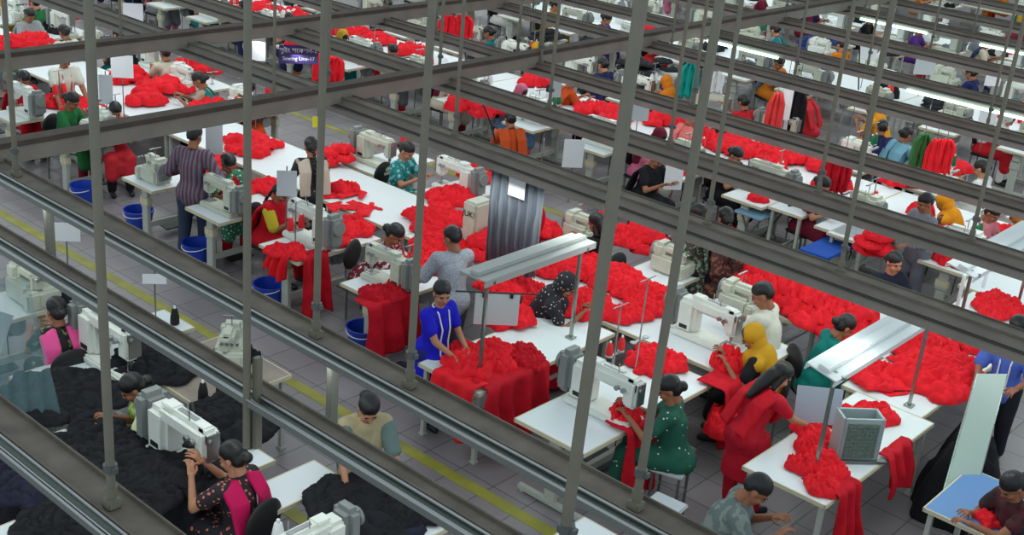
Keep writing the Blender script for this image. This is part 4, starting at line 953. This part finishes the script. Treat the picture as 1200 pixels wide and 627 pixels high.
ZM = {'r': (red, 'red'), 'k': (black, 'black'), 'w': (whitecl, 'white'), 'g': (cm('grey_cloth', (110, 118, 124)), 'grey'), 'b': (cm('blue_cloth', (40, 60, 120)), 'blue')}
expl = [(28, 95, 1.2), (75, 92, 1.2), (35, 18, 1.2), (75, 40, 1.2), (135, 130, 1.2), (233, 95, 1.2), (293, 105, 1.2), (600, 150, 1.2), (670, 105, 1.2), (815, 140, 1.2), (770, 195, 1.2), (1030, 160, 1.2), (1060, 165, 1.2), (1020, 130, 1.2)]
EX = [P(*e) for e in expl]
named = [('woman in a red tunic at the left edge behind a table of red garments', 28, 93, 180, 'redd'), ('man in a white shirt with a red lanyard behind the upper left table', 76, 70, 170, 'm'), ('worker in grey at the top left corner', 35, 18, 180, 'g'), ('worker in white behind the red heaps at top left', 75, 38, 0, 'w'),
         ('dark haired worker in red print behind the sheet pole', 135, 130, 160, 'r'), ('woman with cream and green clothes facing the red heap, seen from behind', 233, 94, 45, 'c'), ('woman in orange partly hidden by the pipe', 293, 104, 150, 'o'), ('woman in a red and orange sari beside the black cable', 598, 140, -30, 'o'),
         ('woman in orange and red beyond the thin track', 672, 95, -120, 'o'), ('woman in salmon pink bending over red heaps', 812, 138, -100, 'p'), ('black haired worker in dark clothes seen from behind, second line', 770, 186, 170, 'k'), ('worker with black hair in navy, far right group', 1034, 150, -60, 'n'), ('worker with a turned face in pale blue, far right group', 1062, 158, -110, 'b'), ('worker in an orange headscarf in the far right group', 1022, 128, 0, 'oh'), ('worker in a red shirt standing among dark clothes', 943, 108, 0, 'r')]
cmap = {'redd': redd, 'g': cm('grey_top', (150, 156, 158)), 'w': whs, 'r': cm('red_print_top', (190, 40, 50)), 'c': cm('cream_top', (170, 150, 130)), 'o': cm('orange_top', (186, 74, 30)), 'p': cm('salmon_top', (226, 120, 116)), 'k': black, 'n': cm('navy_top', (40, 44, 90)), 'b': cm('pale_blue_top', (120, 170, 190))}
for lab, px, py, rz, c in named:
    if c == 'm': by_head(lab, px, py, rz, 'man_lany', whs, black, redd, pose='stand', lean=6, hp=25, fem=False, hair='short', hands=[(-.2, .35, .85), (.2, .35, .85)], scarf='tape')
    elif c == 'oh': by_head(lab, px, py, rz, 'seat_hijab', orng, black, orng, lean=24, hp=25, hands=HN, scarf='head')
    else: by_head(lab, px, py, rz, 'seat_bun', cmap[c], black, cmap['o'] if px == 598 else (cmap[c] if c != 'c' else teal), lean=16, hp=22, hands=HN, scarf='shoulder')
ROW = ['first', 'second', 'third', 'fourth', 'fifth']
def spot(x, y):
    a, b_ = Q(x, y, .75); return ('far left' if a < 200 else 'left' if a < 440 else 'centre left' if a < 620 else 'centre' if a < 800 else 'centre right' if a < 1000 else 'far right')
def station(k, side, x, y, st):
    sp_ = '%s line %s side, %s' % (ROW[k], side, spot(x, y)); simp = k >= 2
    gp = lambda w: '%s in the %s line, %s side' % (w, ROW[k], side)
    table('sewing_table', 'white sewing table, '+sp_, x, y, 1.08, .62, group=gp('sewing tables'), simple=simp)
    kind = rnd.randrange(2); fl_ = side == 'back'
    machine('%s sewing machine, %s' % ('squat' if kind else 'long armed', sp_), x+rnd.uniform(-.2, .2), y, PI if fl_ else 0, m=rnd.choice([machm, machc]), group=gp('sewing machines'), kind=kind, simple=simp, sc=1.2)
    if k < 3:
        stand('thread stand, '+sp_, x+.35, y, .75, .55, group=gp('thread stands'))
        cmt = rnd.choice([(conered, 'red'), (conewht, 'white'), (conegrn, 'green'), (conered, 'red')])
        for s in (-1, 1): cone(cmt[1]+' thread cone, '+sp_, x+.35+s*.065, y, .95, cmt[0], group=gp('thread cones'), s=1.2)
    ps = (x+rnd.uniform(-.1, .1), y+(.68 if not fl_ else -.68))
    if rnd.random() < .72 and all((Vector(ps)-e.xy).length > .8 for e in EX):
        o, nm = bgp(ps[0], ps[1], (180 if not fl_ else 0)+rnd.uniform(-25, 25), sp_)
        if k < 3: chair('black chair of worker in %s, %s line' % (nm, ROW[k]), ps[0], ps[1], o.rotation_euler.z, group=gp('chairs'))
    z = ZM[col_zone(x, y)]
    for q in range(rnd.randrange(0, 3)): garment('%s garment on a sewing table, %s' % (z[1], sp_), x+rnd.uniform(-.4, .4), y+rnd.uniform(-.2, .2), .755, z[0], .42, group=gp(z[1]+' garments on sewing tables'))
for k in range(5):
    x0 = 7.9+6*k
    for q in range(26):
        y = 3.6+1.37*q
        if k == 0 and y < 13.9: continue
        for side, xo in (('near', .54), ('back', 3.15)):
            x = x0+xo
            if k == 0 and side == 'near' and y < 13.9: continue
            if not (seen(x, y, .8, 30)): continue
            if k >= 4 and rnd.random() < .2: continue
            station(k, side, x, y+rnd.uniform(-.08, .08), q)
    if k:
        for q in range(16):
            y = 3+2.4*q
            if not seen(x0+1.85, y, .8, 90): continue
            table('long_work_bench', 'white bench down the middle of the %s line at the %s' % (ROW[k], spot(x0+1.85, y)), x0+1.85, y, 1.05, 2.38, legs='sq', simple=True, group='middle benches of the %s line' % ROW[k])
            for r_ in range(rnd.randrange(2, 6) if k < 4 else rnd.randrange(1, 4)):
                z = ZM[col_zone(x0+1.85, y)]
                gx = x0+1.85+rnd.uniform(-.35, .35); gy = y+rnd.uniform(-1.1, 1.1)
                garment('crumpled %s garment on the middle bench of the %s line at the %s' % (z[1], ROW[k], spot(gx, gy)), gx, gy, .755, z[0], rnd.uniform(.45, .65), group='%s garments on the middle bench of the %s line' % (z[1], ROW[k]), zs=rnd.uniform(.8, 1.6))
# coloured heaps seen in the distance
for i, (px, py, wpx, c, h) in enumerate([(15, 55, 26, 'r', .2), (42, 52, 26, 'r', .15), (150, 95, 25, 'r', .2), (190, 108, 50, 'r', .2), (228, 84, 40, 'r', .2), (170, 120, 30, 'r', .1), (75, 122, 30, 'r', .08), (95, 128, 24, 'r', .04), (245, 128, 36, 'r', .08), (420, 42, 30, 'r', .1), (300, 12, 44, 'r', .1), (440, 50, 30, 'r', .12), (482, 62, 24, 'r', .12),
        (348, 22, 20, 'r', .1), (545, 125, 40, 'r', .2), (572, 132, 30, 'r', .15), (625, 98, 22, 'r', .1), (695, 130, 50, 'r', .1), (722, 138, 36, 'r', .1), (775, 143, 36, 'r', .1), (852, 170, 50, 'r', .12), (872, 178, 36, 'r', .12), (917, 188, 36, 'r', .14), (965, 196, 36, 'r', .14), (1052, 213, 34, 'r', .1), (1080, 212, 36, 'r', .06), (1115, 198, 34, 'r', .03),
        (700, 55, 40, 'k', .2), (770, 85, 55, 'k', .3), (742, 80, 30, 'k', .2), (820, 75, 30, 'k', .2), (640, 45, 40, 'k', .2), (930, 128, 40, 'k', .4), (948, 60, 20, 'b', .3), (985, 52, 18, 'b', .3), (870, 80, 30, 'g', .1), (1100, 125, 30, 'k', .2), (1045, 62, 26, 'k', .2), (600, 60, 20, 'k', .2), (475, 20, 30, 'k', .2)]):
    m_, n_ = ZM[c]
    rp('%s garment in the distant heap, %s, %s' % (n_, spot(*P(px, py, .8).xy), ['beside a machine', 'beside a pipe', 'under a track', 'behind a table', 'near a worker'][i % 5]), px, py, wpx, 6 if c == 'r' else 5, m_, h, s=.55, aisle=True)
# red and dark shirts hanging on rails in the distance
def hung(label, px, py, z, w, h, m, seed):
    p = P(px, py, z); R = random.Random(seed); t = thing('hung_garment', label, 'garment', p, -.7+R.uniform(-.3, .3))
    bm = bmesh.new(); NU, NV = 18, 12; rows = []
    for j in range(NV+1):
        f = j/NV; rows.append([bm.verts.new(((i/NU-.5)*w*(.45+.55*min(1, f*4)+.15*f), .02*math.sin(i*.9+seed)+.015*math.sin(i*2.1+j*.3), -f*h*(1+.05*math.sin(i+seed)))) for i in range(NU+1)])
    for A, B_ in zip(rows[:-1], rows[1:]):
        for i in range(NU): bm.faces.new((A[i], A[i+1], B_[i+1], B_[i]))
    me = D.meshes.new('cloth'); bm.to_mesh(me); bm.free(); me.polygons.foreach_set('use_smooth', [True]*len(me.polygons))
    o = obj('cloth', me, m, t); md = o.modifiers.new('t', 'SOLIDIFY'); md.thickness = .03
    g = G(); g.tube([(-w*.25, 0, -.03), (0, 0, .03), (w*.25, 0, -.03)], .008); g.cyl((0, 0, .03), (0, 0, max(.1, 2.1-z)), .005, n=6); obj('hanger', g, wirem, t)
for i, (lab, px, py, z, w, h, c) in enumerate([('left of two red garments hanging on a rail at the top', 526, 18, 1.6, .35, .4, red), ('right of two red garments hanging on a rail at the top', 543, 18, 1.6, .35, .4, red), ('red shirt hanging beside the thick brown pipe at centre top', 380, 62, 1.5, .28, .45, red), ('small red bag hanging right of the purple sign', 393, 66, 1.5, .22, .4, red),
        ('red garment hanging in the far right group beside a white one', 912, 108, 1.6, .22, .75, cm('coral', (214, 66, 66))), ('white garment hanging beside the coral one', 922, 104, 1.6, .2, .7, whitecl), ('red shirt hanging under the bright tube at the right, left one', 1098, 163, 1.6, .26, .5, red), ('red shirt hanging under the bright tube at the right, second one', 1110, 163, 1.6, .24, .5, red),
        ('green garment hanging left of the red shirts at the right', 1084, 156, 1.6, .2, .5, cm('green_cloth', (60, 110, 60))), ('dark garment hanging in the far right group', 936, 104, 1.6, .3, .8, black), ('turquoise garment hanging at the upper centre right', 810, 72, 1.6, .3, .6, cm('turquoise_cloth', (20, 150, 140))), ('white garment hanging in the upper centre', 838, 84, 1.5, .3, .35, whitecl),
        ('red scarf hanging right of the curtain by the aisle', 630, 240, 1.2, .16, .5, redd), ('crimson garment hanging near the aisle at the right', 978, 182, 1.4, .3, .5, redd), ('crimson garment hanging beside the pale board at the right', 990, 184, 1.4, .2, .5, redd)]):
    hung(lab, px, py, z, w, h, c, i)
# blue bins and boards in the aisle beyond the second track
for lab, px, py, m_ in [('blue crate board lying beyond the second track', 972, 290, cm('blue_board', (38, 84, 170))), ('pale blue ironing board top beyond the second track', 985, 257, blueb), ('pale blue board at the left of the aisle tables', 895, 245, blueb)]:
    w = P(px, py, .6); t = thing('padded_board', lab, 'board', (w.x, w.y, 0)); g = G(); g.box((0, 0, .6), (.85, .42, .04), .015); obj('pad', g, m_, t)
    for s in (-1, 1): obj('leg', mesh('pbleg', lambda g: (g.cyl((0, -.16, 0), (0, .16, .58), .014, n=8), g.cyl((0, .16, 0), (0, -.16, .58), .014, n=8))), wirem, t, (s*.3, 0, 0))
for lab, px, py in [('cream table in the aisle, in front of the pale blue boards', 940, 240), ('white table beyond the second track beside the peeking worker', 1010, 270)]:
    w = P(px, py, .75); table('aisle_table', lab, w.x, w.y, .9, .5, legs='sq')
w = P(712, 243, .1); basket('blue basket in the aisle above the cream machines', w.x, w.y)
w = P(375, 80, 0)
# garments past the 290 nearest: one mass
GARM.sort(key=lambda o: o.location.xy.length/max(.3, o.scale.x))
rest = GARM[290:]
if rest:
    mlist = []; bm = bmesh.new()
    for o in rest:
        m_ = o.material_slots[0].material
        if m_ not in mlist: mlist.append(m_)
        k = len(bm.verts); kf = len(bm.faces); bm.from_mesh(o.data); bm.verts.ensure_lookup_table(); bm.faces.ensure_lookup_table()
        Mx = Matrix.LocRotScale(o.location, o.rotation_euler, o.scale)
        for v in bm.verts[k:]: v.co = Mx @ v.co
        for f in bm.faces[kf:]: f.material_index = mlist.index(m_)
    me = D.meshes.new('distant_garments'); bm.to_mesh(me); bm.free()
    for m_ in mlist: me.materials.append(m_)
    for o in rest:
        D.objects.remove(o)
    o = D.objects.new('distant_garments', me); COL.objects.link(o); o['kind'] = 'stuff'; o['label'] = 'red, black and white garments heaped over the far benches'; o['category'] = 'garments'
# ------------------------------------------------------------------ light
def area(loc, sx, sy, e, col=(1, 1, 1), rot=(0, 0, 0)):
    l = D.lights.new('strip_light', 'AREA'); l.shape = 'RECTANGLE'; l.size = sx; l.size_y = sy; l.energy = e; l.color = col
    o = D.objects.new('strip_light', l); COL.objects.link(o); o.location = loc; o.rotation_euler = rot; return o
W = bpy.context.scene.world or D.worlds.new('world'); bpy.context.scene.world = W; W.use_nodes = True
bg = W.node_tree.nodes['Background']; bg.inputs[0].default_value = (.80, .93, 1, 1); bg.inputs[1].default_value = .86
for x in (2.7, 4.75, 8.85, 10.5, 12.1, 14.75, 16.35, 18.4, 20.7, 22.4, 24.4, 26.7, 28.5, 30.6, 33):
    for y0 in range(2, 34, 8):
        if seen(x, y0+4, 1, 500): area((x+.02, y0+4, ZT-.3 if x > 5 else ZT-.12), .1, 7.6, 29, (.93, 1, .97))
sc = bpy.context.scene
sc.view_settings.view_transform = 'Standard'; sc.view_settings.look = 'None'; sc.view_settings.gamma = 1; sc.view_settings.exposure = -.1
sc.view_settings.use_curve_mapping = False
LAB = {}
for o in D.objects:
    if 'label' in o: LAB.setdefault(o['label'], []).append((o, o.get('group')))
dup = {k: v for k, v in LAB.items() if len(v) > 1 and any(g_ is None for _, g_ in v)}
if dup: print('DUPLICATE LABELS', list(dup)[:20])
print('LONG', [k for k in LAB if len(k.split()) > 16][:20])
print('objects', len(D.objects), 'things', sum('category' in o for o in D.objects))
